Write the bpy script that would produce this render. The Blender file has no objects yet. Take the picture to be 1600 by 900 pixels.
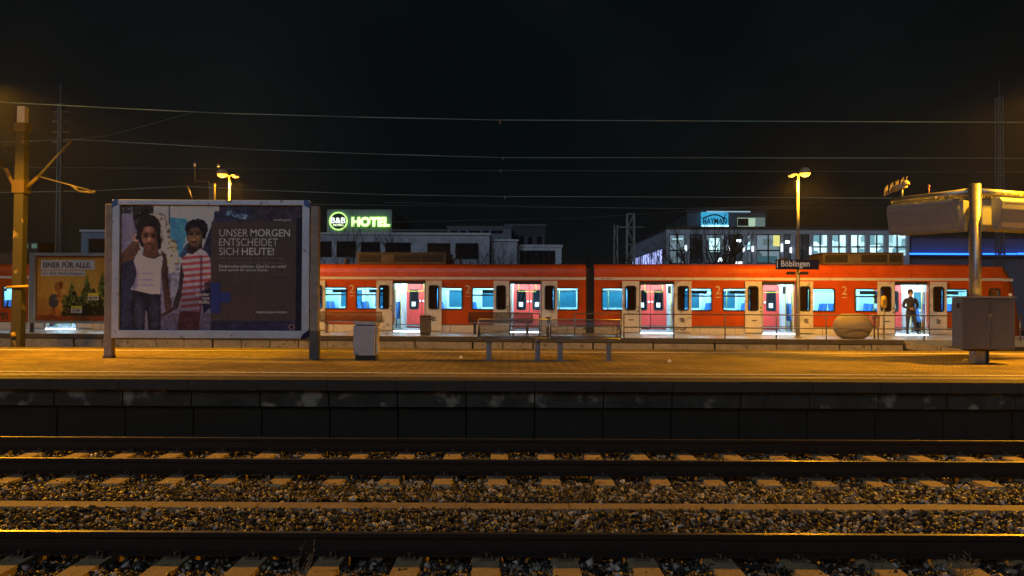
import bpy, math, random
import numpy as np
from mathutils import Vector, Matrix
random.seed(7); rng = np.random.default_rng(7)
R = math.radians
sc = bpy.context.scene
col = sc.collection

# ------------------------------------------------------------------ camera
FPX, PITCH, ROLL = 1350.0, math.atan(19/1350.0), 0.0042
cam_d = bpy.data.cameras.new('camera'); cam = bpy.data.objects.new('camera', cam_d); col.objects.link(cam)
cam_d.lens = FPX/1600*36; cam_d.sensor_width = 36; cam_d.clip_start = .1; cam_d.clip_end = 900
CAM = Vector((0, 0, 2.0))
RM = Matrix.Rotation(math.pi/2+PITCH, 3, 'X') @ Matrix.Rotation(ROLL, 3, 'Z')
cam.matrix_world = Matrix.Translation(CAM) @ RM.to_4x4()
sc.camera = cam
def ray(px, py):
    v = RM @ Vector((px-800, -(py-450), -FPX)); return v/v.y
def P(px, py, d): return CAM+ray(px, py)*d
# second platform and train run at a slight angle to the first: local frame (u along, v away)
SL = 0.075; ANG = -math.atan(SL); D0 = 33.7
UA = Vector((math.cos(ANG), math.sin(ANG), 0)); VA = Vector((-math.sin(ANG), math.cos(ANG), 0)); OO = Vector((0, D0, 0))
def L(px, py, v=0):                     # pixel -> (u, z) on the plane v
    r = ray(px, py); o = OO+VA*v
    t = (o-CAM).dot(VA)/r.dot(VA); p = CAM+r*t
    return (p-OO).dot(UA), p.z
def U(px, v=0): return L(px, 480, v)[0]
def LW(u, v, z=0): return OO+UA*u+VA*v+Vector((0, 0, z))

# ------------------------------------------------------------------ world, light, exposure
w = bpy.data.worlds.new('World'); sc.world = w; w.use_nodes = True
nt = w.node_tree; bg = nt.nodes['Background']
tc = nt.nodes.new('ShaderNodeTexCoord'); nz = nt.nodes.new('ShaderNodeTexNoise'); cr = nt.nodes.new('ShaderNodeValToRGB')
nz.inputs['Scale'].default_value = 3; nz.inputs['Detail'].default_value = 6
cr.color_ramp.elements[0].position = .42; cr.color_ramp.elements[0].color = (.0022, .0050, .0066, 1)
cr.color_ramp.elements[1].position = .8; cr.color_ramp.elements[1].color = (.0068, .0100, .0118, 1)
nt.links.new(tc.outputs['Generated'], nz.inputs['Vector']); nt.links.new(nz.outputs['Fac'], cr.inputs['Fac'])
nt.links.new(cr.outputs['Color'], bg.inputs['Color']); bg.inputs['Strength'].default_value = .55
sun_d = bpy.data.lights.new('night_glow', 'SUN'); sun = bpy.data.objects.new('night_glow', sun_d); col.objects.link(sun)
sun_d.energy = .36; sun_d.angle = R(25); sun_d.color = (.70, .82, 1.0)
sun.rotation_euler = (R(63), 0, R(-20))           # shines from behind the camera, over the near platform
sc.view_settings.view_transform = 'Standard'; sc.view_settings.look = 'None'
sc.view_settings.exposure = .18; sc.view_settings.gamma = 1
sc.cycles.use_denoising = True
sc.cycles.max_bounces = 7; sc.cycles.transparent_max_bounces = 12; sc.cycles.sample_clamp_indirect = 4

SODIUM = (1.0, .415, .012)
def lamp_light(loc, power, size=.35, color=SODIUM, rot=(0, 0, 0), parent=None, spread=180):
    d = bpy.data.lights.new('lamp_light', 'SPOT'); d.spot_size = R(160); d.spot_blend = .25; d.shadow_soft_size = size/2; d.energy = power; d.color = color
    o = bpy.data.objects.new('lamp_light', d); col.objects.link(o); o.location = loc; o.rotation_euler = rot
    if parent: o.parent = parent
    return o

# ------------------------------------------------------------------ materials
MATS = {}
def M(name, c, rough=.6, metal=0., var=.15, scale=5., bump=0., bscale=40., emit=None, es=0., spec=.5, stretch=None, spots=None, world=False):
    if name in MATS: return MATS[name]
    m = bpy.data.materials.new(name); m.use_nodes = True; n = m.node_tree; b = n.nodes['Principled BSDF']
    t = n.nodes.new('ShaderNodeTexCoord'); mp = n.nodes.new('ShaderNodeMapping')
    if world: n.links.new(n.nodes.new('ShaderNodeNewGeometry').outputs['Position'], mp.inputs['Vector'])
    else: n.links.new(t.outputs['Object'], mp.inputs['Vector'])
    if stretch: mp.inputs['Scale'].default_value = stretch
    no = n.nodes.new('ShaderNodeTexNoise'); no.inputs['Scale'].default_value = scale; no.inputs['Detail'].default_value = 8
    no.inputs['Roughness'].default_value = .65
    n.links.new(mp.outputs[0], no.inputs['Vector'])
    r = n.nodes.new('ShaderNodeValToRGB'); r.color_ramp.elements[0].position = .3; r.color_ramp.elements[1].position = .7
    r.color_ramp.elements[0].color = tuple(max(0, x*(1-var)) for x in c)+(1,)
    r.color_ramp.elements[1].color = tuple(min(1, x*(1+var)) for x in c)+(1,)
    n.links.new(no.outputs['Fac'], r.inputs['Fac'])
    out = r.outputs['Color']
    if spots:                                   # spots = (colour, threshold, scale)
        n2 = n.nodes.new('ShaderNodeTexNoise'); n2.inputs['Scale'].default_value = spots[2]; n2.inputs['Detail'].default_value = 7
        n.links.new(mp.outputs[0], n2.inputs['Vector'])
        r2 = n.nodes.new('ShaderNodeValToRGB'); r2.color_ramp.elements[0].position = spots[1]; r2.color_ramp.elements[1].position = spots[1]+.08
        mx = n.nodes.new('ShaderNodeMixRGB'); n.links.new(n2.outputs['Fac'], r2.inputs['Fac']); n.links.new(r2.outputs['Color'], mx.inputs[0])
        n.links.new(out, mx.inputs[1]); mx.inputs[2].default_value = tuple(spots[0])+(1,); out = mx.outputs[0]
    n.links.new(out, b.inputs['Base Color'])
    rr = n.nodes.new('ShaderNodeMapRange'); rr.inputs['To Min'].default_value = max(.02, rough-.12); rr.inputs['To Max'].default_value = min(1, rough+.12)
    n.links.new(no.outputs['Fac'], rr.inputs['Value']); n.links.new(rr.outputs[0], b.inputs['Roughness'])
    b.inputs['Metallic'].default_value = metal; b.inputs['Specular IOR Level'].default_value = spec
    if bump:
        nb = n.nodes.new('ShaderNodeTexNoise'); nb.inputs['Scale'].default_value = bscale; nb.inputs['Detail'].default_value = 6
        bp = n.nodes.new('ShaderNodeBump'); bp.inputs['Strength'].default_value = bump; bp.inputs['Distance'].default_value = .01
        n.links.new(mp.outputs[0], nb.inputs['Vector']); n.links.new(nb.outputs['Fac'], bp.inputs['Height']); n.links.new(bp.outputs[0], b.inputs['Normal'])
    if emit: b.inputs['Emission Color'].default_value = tuple(emit)+(1,); b.inputs['Emission Strength'].default_value = es
    MATS[name] = m; return m
def glass(name, tint, refl=.12):
    if name in MATS: return MATS[name]
    m = bpy.data.materials.new(name); m.use_nodes = True; n = m.node_tree; n.nodes.remove(n.nodes['Principled BSDF'])
    o = n.nodes['Material Output']; t = n.nodes.new('ShaderNodeBsdfTransparent'); g = n.nodes.new('ShaderNodeBsdfGlossy'); x = n.nodes.new('ShaderNodeMixShader')
    t.inputs[0].default_value = tuple(tint)+(1,); g.inputs['Roughness'].default_value = .04
    fr = n.nodes.new('ShaderNodeLayerWeight'); fr.inputs[0].default_value = .25
    ma = n.nodes.new('ShaderNodeMath'); ma.operation = 'MULTIPLY'; ma.inputs[1].default_value = refl*5
    n.links.new(fr.outputs['Fresnel'], ma.inputs[0]); n.links.new(ma.outputs[0], x.inputs[0])
    n.links.new(t.outputs[0], x.inputs[1]); n.links.new(g.outputs[0], x.inputs[2]); n.links.new(x.outputs[0], o.inputs['Surface'])
    MATS[name] = m; return m
def room(name, c1, c2, strength, scale=3.):   # a lit room seen through a far window
    if name in MATS: return MATS[name]
    m = M(name, c2, .8); n = m.node_tree; b = n.nodes['Principled BSDF']
    t = n.nodes.new('ShaderNodeTexCoord'); v = n.nodes.new('ShaderNodeTexVoronoi'); v.distance = 'CHEBYCHEV'; v.inputs['Scale'].default_value = scale
    r = n.nodes.new('ShaderNodeValToRGB'); r.color_ramp.interpolation = 'EASE'
    r.color_ramp.elements[0].position = .05; r.color_ramp.elements[0].color = tuple(c2)+(1,); r.color_ramp.elements[1].position = .75; r.color_ramp.elements[1].color = tuple(c1)+(1,)
    sp = n.nodes.new('ShaderNodeSeparateColor')
    n.links.new(t.outputs['Object'], v.inputs['Vector']); n.links.new(v.outputs['Color'], sp.inputs[0]); n.links.new(sp.outputs[0], r.inputs['Fac'])
    n.links.new(r.outputs['Color'], b.inputs['Emission Color']); b.inputs['Emission Strength'].default_value = strength
    return m
def glow(name, c, s): 
    return M(name, (.8, .8, .8), .5, emit=c, es=s)
galv = M('galvanised_steel', (.36, .37, .39), .42, .75, .2, 9, .08, 30)
frame_m = M('painted_aluminium', (.60, .70, .84), .45, .25, .12, 3, spots=((.25, .27, .3), .62, 6))
blue_m = M('blue_corner', (.03, .13, .45), .5)
darkmetal = M('dark_metal', (.035, .033, .032), .5, .4, .25, 12)
black = M('black_rubber', (.012, .012, .013), .5, 0, .2)
conc = M('concrete', (.30, .285, .26), .85, 0, .25, 4, .3, 50, spots=((.14, .13, .12), .58, 7), world=True)
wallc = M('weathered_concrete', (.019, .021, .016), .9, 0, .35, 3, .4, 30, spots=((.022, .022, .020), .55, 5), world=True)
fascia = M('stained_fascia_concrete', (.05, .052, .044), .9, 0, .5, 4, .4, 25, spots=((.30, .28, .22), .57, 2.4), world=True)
slabm = M('edge_slab_concrete', (.05, .047, .04), .8, 0, .25, 6, .3, 60, world=True)
white = M('line_white', (.72, .70, .62), .7, 0, .2, 20, spots=((.3, .29, .27), .6, 14), world=True)
sleeper_m = M('sleeper_concrete', (.50, .38, .20), .85, 0, .22, 8, .4, 60, spots=((.22, .16, .09), .60, 9), world=True)
rail_side = M('rusty_rail', (.030, .018, .013), .8, .2, .35, 20, .3, 60)
rail_top = M('polished_rail_head', (.40, .38, .36), .36, 1, .15, 40, stretch=(.05, 4, 1))
ballast_base = M('ballast_bed', (.035, .031, .027), .95, 0, .5, 25, 1, 45)
soil = M('dark_ground', (.02, .021, .02), .95, 0, .4, 3)
redp = M('train_red_paint', (.50, .074, .008), .30, 0, .20, 1.6, .06, 3, spec=.25, spots=((.34, .040, .008), .68, 1.7))
beige = M('train_light_grey_paint', (.60, .585, .55), .45, 0, .12, 2, spots=((.36, .34, .30), .60, 3.5))
inter = M('interior_white', (.58, .74, .80), .5, 0, .06)
pinkdoor = M('interior_door_red', (.72, .060, .050), .4, 0, .06)
floorm = M('interior_floor', (.25, .27, .30), .5, 0, .2)
seatm = M('seat_blue', (.03, .14, .42), .8, 0, .3, 30)
bellm = M('bellows_rubber', (.022, .021, .022), .7, 0, .2)
roofbox = M('roof_equipment_grey', (.085, .075, .06), .7, .1, .3, 5)
grille = M('roof_grille', (.03, .027, .024), .7, .3, .4, 20)
winglass = glass('tinted_window', (.72, .93, 1.0), .10)
doorglass = glass('door_window', (.55, .70, .80), .16)
steelpole = M('interior_pole', (.75, .62, .1), .3, .2)
signblue = M('sign_blue', (.006, .010, .060), .85, 0, .1)
signwhite = M('sign_white', (.72, .70, .68), .5, 0, .05, emit=(1, .95, .9), es=.10)
print_white = M('print_white', (.86, .87, .90), .6, 0, .03)
print_grey = M('print_grey', (.34, .33, .33), .6, 0, .05)
print_dark = M('print_dark', (.06, .045, .05), .6)
print_navy = M('print_blue', (.018, .05, .34), .5, 0, .05)
binm = M('bin_light_grey', (.56, .57, .62), .5, .15, .12, 5, spots=((.2, .2, .2), .63, 9))
cab_m = M('cabinet_grey', (.150, .160, .185), .42, .25, .15, 2, stretch=(1, 1, .3))
stone_m = M('planter_concrete', (.28, .24, .20), .8, 0, .1, 30, .2, 80)
box_m = M('display_casing', (.24, .27, .34), .5, .1, .08, 2)

# ------------------------------------------------------------------ mesh builder
class MB:
    def __init__(s): s.v = []; s.f = []; s.m = []; s.sm = []
    def add(s, vs, fs, mi=0, smooth=False):
        b = len(s.v); s.v += [tuple(x) for x in vs]
        for f in fs: s.f.append(tuple(b+i for i in f)); s.m.append(mi); s.sm.append(smooth)
        return s
    def box(s, x0, x1, y0, y1, z0, z1, mi=0):
        return s.add([(x0,y0,z0),(x1,y0,z0),(x1,y1,z0),(x0,y1,z0),(x0,y0,z1),(x1,y0,z1),(x1,y1,z1),(x0,y1,z1)],
              [(0,3,2,1),(4,5,6,7),(0,1,5,4),(1,2,6,5),(2,3,7,6),(3,0,4,7)], mi)
    def tube(s, a, b, r, r2=None, n=8, mi=0, smooth=True):
        a = Vector(a); b = Vector(b); r2 = r if r2 is None else r2
        d = (b-a).normalized(); x = d.orthogonal().normalized(); y = d.cross(x)
        vs = [a+(x*math.cos(2*math.pi*i/n)+y*math.sin(2*math.pi*i/n))*r for i in range(n)]+[b+(x*math.cos(2*math.pi*i/n)+y*math.sin(2*math.pi*i/n))*r2 for i in range(n)]
        k = len(s.v)
        s.add(vs, [(i, (i+1)%n, n+(i+1)%n, n+i) for i in range(n)], mi, smooth)
        s.f += [tuple(k+i for i in reversed(range(n))), tuple(k+n+i for i in range(n))]; s.m += [mi, mi]; s.sm += [False, False]
        return s
    def path(s, pts, r, n=6, mi=0):
        for a, b in zip(pts, pts[1:]): s.tube(a, b, r, n=n, mi=mi)
        return s
    def prism(s, poly, a0, a1, axis='y', mi=0):    # poly in the other two axes
        n = len(poly)
        def pt(p, a): return {'y': (p[0], a, p[1]), 'x': (a, p[0], p[1]), 'z': (p[0], p[1], a)}[axis]
        return s.add([pt(p, a0) for p in poly]+[pt(p, a1) for p in poly],
              [tuple(range(n)), tuple(reversed(range(n, 2*n)))]+[(i, n+i, n+(i+1)%n, (i+1)%n) for i in range(n)], mi)
    def lathe(s, prof, n=28, mi=0, c=(0, 0)):
        vs = []; 
        for r, z in prof:
            for i in range(n): vs.append((c[0]+r*math.cos(2*math.pi*i/n), c[1]+r*math.sin(2*math.pi*i/n), z))
        fs = []
        for k in range(len(prof)-1):
            for i in range(n): fs.append((k*n+i, k*n+(i+1)%n, (k+1)*n+(i+1)%n, (k+1)*n+i))
        return s.add(vs, fs, mi, True)
    def wall(s, u0, u1, z0, z1, v0, v1, holes, mi=0):   # wall with rectangular openings
        us = sorted({u0, u1}|{min(max(h[i], u0), u1) for h in holes for i in (0, 1)})
        zs = sorted({z0, z1}|{min(max(h[i], z0), z1) for h in holes for i in (2, 3)})
        def solid(i, k):
            if i < 0 or k < 0 or i >= len(us)-1 or k >= len(zs)-1: return False
            cu = (us[i]+us[i+1])/2; cz = (zs[k]+zs[k+1])/2
            return not any(h[0] < cu < h[1] and h[2] < cz < h[3] for h in holes)
        for i in range(len(us)-1):
            for k in range(len(zs)-1):
                if not solid(i, k): continue
                a, b, c, d = us[i], us[i+1], zs[k], zs[k+1]
                s.add([(a,v0,c),(b,v0,c),(b,v0,d),(a,v0,d)], [(0,1,2,3)], mi)
                s.add([(a,v1,c),(b,v1,c),(b,v1,d),(a,v1,d)], [(3,2,1,0)], mi)
                if not solid(i-1, k): s.add([(a,v0,c),(a,v0,d),(a,v1,d),(a,v1,c)], [(0,1,2,3)], mi)
                if not solid(i+1, k): s.add([(b,v0,c),(b,v0,d),(b,v1,d),(b,v1,c)], [(3,2,1,0)], mi)
                if not solid(i, k-1): s.add([(a,v0,c),(b,v0,c),(b,v1,c),(a,v1,c)], [(3,2,1,0)], mi)
                if not solid(i, k+1): s.add([(a,v0,d),(b,v0,d),(b,v1,d),(a,v1,d)], [(0,1,2,3)], mi)
        return s
    def ring(s, u0, u1, z0, z1, r, wd, v0, v1, mi=0):   # rounded rectangular frame
        def rr(a, b, c, d, r):
            o = []
            for cx, cz, t0 in ((b-r, d-r, 0), (a+r, d-r, 90), (a+r, c+r, 180), (b-r, c+r, 270)):
                for k in range(5): t = R(t0+k*22.5); o.append((cx+r*math.cos(t), cz+r*math.sin(t)))
            return o
        o = rr(u0, u1, z0, z1, r); i_ = rr(u0+wd, u1-wd, z0+wd, z1-wd, max(.01, r-wd)); n = len(o)
        vs = [(x, v0, z) for x, z in o]+[(x, v0, z) for x, z in i_]+[(x, v1, z) for x, z in o]+[(x, v1, z) for x, z in i_]
        fs = []
        for k in range(n):
            j = (k+1)%n
            fs += [(k, j, n+j, n+k), (2*n+k, 3*n+k, 3*n+j, 2*n+j), (k, 2*n+k, 2*n+j, j), (n+k, n+j, 3*n+j, 3*n+k)]
        return s.add(vs, fs, mi)
    def mesh(s, name, mats):
        me = bpy.data.meshes.new(name); me.from_pydata(s.v, [], s.f)
        for m in (mats if isinstance(mats, (list, tuple)) else [mats]): me.materials.append(m)
        me.polygons.foreach_set('material_index', s.m); me.polygons.foreach_set('use_smooth', s.sm); me.update(); return me
    def build(s, name, mats, parent=None, bevel=0, kind=None, loc=None):
        o = bpy.data.objects.new(name, s.mesh(name, mats)); col.objects.link(o)
        if parent: o.parent = parent
        if loc is not None: o.location = loc
        if bevel:
            b = o.modifiers.new('bevel', 'BEVEL'); b.width = bevel; b.segments = 2; b.limit_method = 'ANGLE'
        if kind: o['kind'] = kind
        return o
def inst(name, me, parent, loc, rot=None, sc_=None):
    o = bpy.data.objects.new(name, me); col.objects.link(o); o.parent = parent; o.location = loc
    if rot: o.rotation_euler = rot
    if sc_: o.scale = sc_
    return o
def tag(o, label=None, cat=None, group=None, kind=None):
    if label: o['label'] = label
    if cat: o['category'] = cat
    if group: o['group'] = group
    if kind: o['kind'] = kind
    return o
def thing(name, loc, label, cat, group=None, rz=0):
    o = bpy.data.objects.new(name, None); o.empty_display_size = .2; col.objects.link(o); o.location = loc; o.rotation_euler = (0, 0, rz)
    return tag(o, label, cat, group)
def lthing(name, u, v, z, label, cat, group=None, rz=0): return thing(name, LW(u, v, z), label, cat, group, ANG+rz)
def copy_thing(o, loc, label=None, rz=None):
    def cp(a, par):
        c = a.copy(); col.objects.link(c); c.parent = par
        for ch in list(a.children): cp(ch, c)
        return c
    c = cp(o, None); c.location = loc
    if label: c['label'] = label
    if rz is not None: c.rotation_euler = (0, 0, rz)
    return c
def text(body, box, mat, parent, name='lettering', y=0., bold=0., depth=.003, fit='wh'):
    cu = bpy.data.curves.new('txt', 'FONT'); cu.body = body; cu.offset = bold; cu.resolution_u = 3
    o = bpy.data.objects.new('txt', cu); col.objects.link(o); dg = bpy.context.evaluated_depsgraph_get(); dg.update()
    me = bpy.data.meshes.new_from_object(o.evaluated_get(dg)); bpy.data.objects.remove(o)
    n = len(me.vertices); co = np.empty(n*3); me.vertices.foreach_get('co', co); co = co.reshape(-1, 3)
    lo = co.min(0); hi = co.max(0); x0, x1, z0, z1 = box
    sx = (x1-x0)/(hi[0]-lo[0]); sz = (z1-z0)/(hi[1]-lo[1])
    q = np.zeros_like(co); q[:, 0] = x0+(co[:, 0]-lo[0])*sx; q[:, 2] = z0+(co[:, 1]-lo[1])*sz; q[:, 1] = y
    fs = [tuple(p.vertices) for p in me.polygons]
    mb = MB(); mb.add([tuple(a) for a in q], fs)
    bpy.data.meshes.remove(me)
    o = mb.build(name, mat, parent)
    sol = o.modifiers.new('thick', 'SOLIDIFY'); sol.thickness = depth; sol.offset = 0
    return o
def lin(c): return tuple(((x/255+.055)/1.055)**2.4 if x > 10 else x/255/12.92 for x in c)

# ------------------------------------------------------------------ ground
g = MB(); g.box(-300, 300, -60, 400, -1.2, -.55); o = g.build('ground', soil); o['kind'] = 'structure'
g = MB(); g.box(-45, 45, 4.2, 12.9, -.5, -.085); o = g.build('ballast_bed', ballast_base); o['kind'] = 'structure'
g = MB(); g.box(-45, 45, -6, 4.2, -.5, .5); o = g.build('near_platform', slabm); o['kind'] = 'structure'

# stones
def stones():
    N = 105000
    y = rng.uniform(4.3, 12.55, N); x = rng.uniform(-1, 1, N)*(y*.64+1.2)
    s = rng.uniform(.008, .022, N)*rng.choice([1, 1, 1.35], N)
    base = np.full(N, -.078)
    for c in (6.05, 10.65): base += .0*np.exp(-((y-c)/1.2)**2)
    mid = np.exp(-((y-8.35)/.75)**2); base += .055*mid*(np.abs(y-8.35) > .16)
    z = base+rng.uniform(0, .055, N)
    # keep rail foot lines clear
    for yr in (5.3, 6.8, 9.9, 11.4): 
        k = np.abs(y-yr) < .09; z[k] -= .06
    keep = ~(np.abs(y-8.35) < .125); y, x, s, z = y[keep], x[keep], s[keep], z[keep]; N = len(x)
    cube = np.array([(-1,-1,-1),(1,-1,-1),(1,1,-1),(-1,1,-1),(-1,-1,1),(1,-1,1),(1,1,1),(-1,1,1)], float)
    v = cube[None]*rng.uniform(.45, 1.1, (N, 8, 3))*np.array([1.25, 1, .75])
    q = rng.normal(size=(N, 4)); q /= np.linalg.norm(q, axis=1)[:, None]; a, b, c, d = q.T
    Rm = np.stack([1-2*(c*c+d*d), 2*(b*c-a*d), 2*(b*d+a*c), 2*(b*c+a*d), 1-2*(b*b+d*d), 2*(c*d-a*b), 2*(b*d-a*c), 2*(c*d+a*b), 1-2*(b*b+c*c)], 1).reshape(N, 3, 3)
    v = np.einsum('nij,nkj->nki', Rm, v)*s[:, None, None]+np.stack([x, y, z], 1)[:, None]
    quads = np.array([(0,3,2,1),(4,5,6,7),(0,1,5,4),(1,2,6,5),(2,3,7,6),(3,0,4,7)])
    f = (quads[None]+(np.arange(N)*8)[:, None, None]).reshape(-1)
    me = bpy.data.meshes.new('gravel'); me.vertices.add(N*8); me.vertices.foreach_set('co', v.reshape(-1))
    me.loops.add(len(f)); me.loops.foreach_set('vertex_index', f.astype(np.int32))
    me.polygons.add(N*6); me.polygons.foreach_set('loop_start', np.arange(0, N*24, 4, dtype=np.int32))
    me.update(calc_edges=True); me.validate()
    at = me.attributes.new('tone', 'FLOAT', 'POINT'); at.data.foreach_set('value', np.repeat(rng.random(N), 8).astype(np.float32))
    m = bpy.data.materials.new('gravel_stone'); m.use_nodes = True; n = m.node_tree; b = n.nodes['Principled BSDF']
    an = n.nodes.new('ShaderNodeAttribute'); an.attribute_name = 'tone'; r = n.nodes.new('ShaderNodeValToRGB')
    e = r.color_ramp.elements; e[0].color = (.02, .018, .016, 1); e[1].color = (.75, .68, .58, 1)
    for p, c in ((.42, (.035, .030, .026, 1)), (.68, (.10, .08, .062, 1)), (.84, (.34, .29, .23, 1))):
        k = r.color_ramp.elements.new(p); k.color = c
    no = n.nodes.new('ShaderNodeTexNoise'); no.inputs['Scale'].default_value = 60; bp = n.nodes.new('ShaderNodeBump'); bp.inputs['Strength'].default_value = .5; bp.inputs['Distance'].default_value = .005
    tcn = n.nodes.new('ShaderNodeTexCoord'); n.links.new(tcn.outputs['Object'], no.inputs['Vector'])
    n.links.new(no.outputs['Fac'], bp.inputs['Height']); n.links.new(bp.outputs[0], b.inputs['Normal'])
    n.links.new(an.outputs['Fac'], r.inputs['Fac']); n.links.new(r.outputs['Color'], b.inputs['Base Color']); b.inputs['Roughness'].default_value = .5
    me.materials.append(m)
    o = bpy.data.objects.new('gravel', me); col.objects.link(o); tag(o, 'crushed stone ballast lying round the sleepers of both tracks', 'gravel', kind='stuff')
stones()

# ------------------------------------------------------------------ tracks
def rail_mb(x0, x1):
    h = [(-.07,0),(.07,0),(.07,.012),(.012,.035),(.01,.12),(.034,.132),(.036,.160),(.028,.169)]
    prof = h+[(-a, b) for a, b in reversed(h[2:])]
    mb = MB(); n = len(prof)
    mb.prism(prof, x0, x1, 'x', 0)
    mb.box(x0, x1, -.024, .024, .165, .172, 1)
    return mb
slp = MB(); hl = 1.3
top = [(-.098, -hl+.03), (.098, -hl+.03), (.098, hl-.03), (-.098, hl-.03)]; bot = [(-.125, -hl), (.125, -hl), (.125, hl), (-.125, hl)]
slp.add([(x, y, 0) for x, y in top]+[(x, y, -.05) for x, y in bot]+[(x, y, -.22) for x, y in bot],
        [(0,1,2,3),(4,5,1,0),(5,6,2,1),(6,7,3,2),(7,4,0,3),(8,9,5,4),(9,10,6,5),(10,11,7,6),(11,8,4,7)])
slp_me = slp.mesh('sleeper', sleeper_m)
def clipm(sy):
    cl = MB(); cl.box(-.055, .055, min(sy*.072, sy*.15), max(sy*.072, sy*.15), 0, .018)
    cl.path([(-.045, sy*.14, .015), (-.03, sy*.08, .04), (.03, sy*.08, .04), (.045, sy*.14, .015)], .007, 5)
    cl.tube((0, sy*.115, .01), (0, sy*.115, .052), .012, n=6); return cl.mesh('rail_clip', clipmat)
clipmat = M('rusty_clip', (.14, .10, .075), .6, .4, .3, 20)
clip_mes = [clipm(-1), clipm(1)]
def track(yc, ph, label, n):
    t = thing('railway_track', (0, yc, 0), label, 'railway track', 'tracks in front of the island platform')
    for s in (-.75, .75):
        r = rail_mb(-45, 45).build('rail', [rail_side, rail_top], t, loc=(0, s, .004))
    for k in range(-n, n+1):
        s = inst('sleeper', slp_me, t, (ph+.6*k, 0, rng.uniform(-.006, .004)), (0, 0, rng.normal()*.004))
        for q in (-.75, .75):
            for cm in clip_mes: inst('rail_clip', cm, s, (0, q, .001))
track(10.65, -.155, 'far railway track on concrete sleepers right below the island platform wall', 16)
track(6.05, -.185, 'near railway track at the bottom edge with only its far rail in view', 12)
ct = thing('cable_trough', (0, 8.35, -.08), 'long straight concrete cable trough lying in the gravel between the two tracks', 'cable trough')
MB().box(-45, 45, -.10, .10, -.1, .055).build('channel', conc, ct)
cv = MB(); cv.box(-.496, .496, -.115, .115, .057, .10); cvm = cv.mesh('cover', M('cover_concrete', (.34, .27, .19), .75, 0, .2, 5, .3, 60, world=True))
for k in range(-14, 15): inst('cover', cvm, ct, (k*1.0+.06, rng.normal()*.002, rng.normal()*.0015), (0, 0, rng.normal()*.0015))

# ------------------------------------------------------------------ island platform
Z1 = .835
pav = bpy.data.materials.new('block_paving'); pav.use_nodes = True; n = pav.node_tree; b = n.nodes['Principled BSDF']
tcn = n.nodes.new('ShaderNodeTexCoord'); mp = n.nodes.new('ShaderNodeMapping'); mp.inputs['Rotation'].default_value = (0, 0, R(45))
br = n.nodes.new('ShaderNodeTexBrick'); br.inputs['Scale'].default_value = 1; br.inputs['Brick Width'].default_value = .24; br.inputs['Row Height'].default_value = .12
br.inputs['Mortar Size'].default_value = .013; br.inputs['Color1'].default_value = (.34, .25, .10, 1); br.inputs['Color2'].default_value = (.21, .155, .06, 1); br.inputs['Mortar'].default_value = (.05, .045, .04, 1)
nz2 = n.nodes.new('ShaderNodeTexNoise'); nz2.inputs['Scale'].default_value = .9; nz2.inputs['Detail'].default_value = 8; rp = n.nodes.new('ShaderNodeMapRange'); rp.inputs['From Min'].default_value = .3; rp.inputs['From Max'].default_value = .7; rp.inputs['To Min'].default_value = .5; rp.inputs['To Max'].default_value = 1.35
mx = n.nodes.new('ShaderNodeVectorMath'); mx.operation = 'SCALE'
n.links.new(tcn.outputs['Object'], mp.inputs[0]); n.links.new(mp.outputs[0], br.inputs['Vector']); n.links.new(tcn.outputs['Object'], nz2.inputs['Vector'])
n.links.new(nz2.outputs['Fac'], rp.inputs['Value']); n.links.new(br.outputs['Color'], mx.inputs[0]); n.links.new(rp.outputs[0], mx.inputs['Scale']); n.links.new(mx.outputs[0], b.inputs['Base Color'])
bp = n.nodes.new('ShaderNodeBump'); bp.inputs['Strength'].default_value = .9; bp.inputs['Distance'].default_value = .012; bp.invert = True
n.links.new(br.outputs['Fac'], bp.inputs['Height']); n.links.new(bp.outputs[0], b.inputs['Normal']); b.inputs['Roughness'].default_value = .72
ip = MB().box(-45, 45, 12.9, 20.45, -.5, Z1).build('island_platform', pav); ip['kind'] = 'structure'
def slabs(name, y0, y1, z0, z1, mat, n, gap=.008, ph=0., jit=.003, parent=ip, ln=1.0):
    me = MB().box(-ln/2+gap/2, ln/2-gap/2, y0, y1, z0, z1).mesh(name, mat)
    for k in range(-n, n+1): inst(name, me, parent, (k*ln+ph, rng.normal()*jit, rng.normal()*jit*.4))
P0 = P(728, 660, 12.6).x
slabs('edge_slab', 12.48, 12.898, Z1-.15, Z1+.001, slabm, 20, ph=P0+.5)
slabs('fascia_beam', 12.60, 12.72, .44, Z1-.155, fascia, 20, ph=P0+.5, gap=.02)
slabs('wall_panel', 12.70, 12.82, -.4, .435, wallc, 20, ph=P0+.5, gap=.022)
slabs('rear_edge_slab', 20.452, 20.72, Z1-.15, Z1, slabm, 20)
MB().box(-45, 45, 12.95, 13.25, Z1+.004, Z1+.008).build('smooth_strip', M('smooth_concrete_strip', (.24, .22, .19), .6, 0, .15, 3, .2, 60), ip)
MB().box(-45, 45, 13.60, 13.74, Z1+.004, Z1+.009).build('white_line', white, ip)
MB().box(-45, 45, 19.30, 19.47, Z1+.004, Z1+.009).build('white_line', white, ip)
MB().box(-45, 45, 12.86, 12.9, -.5, .8).build('backing', wallc, ip)

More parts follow.
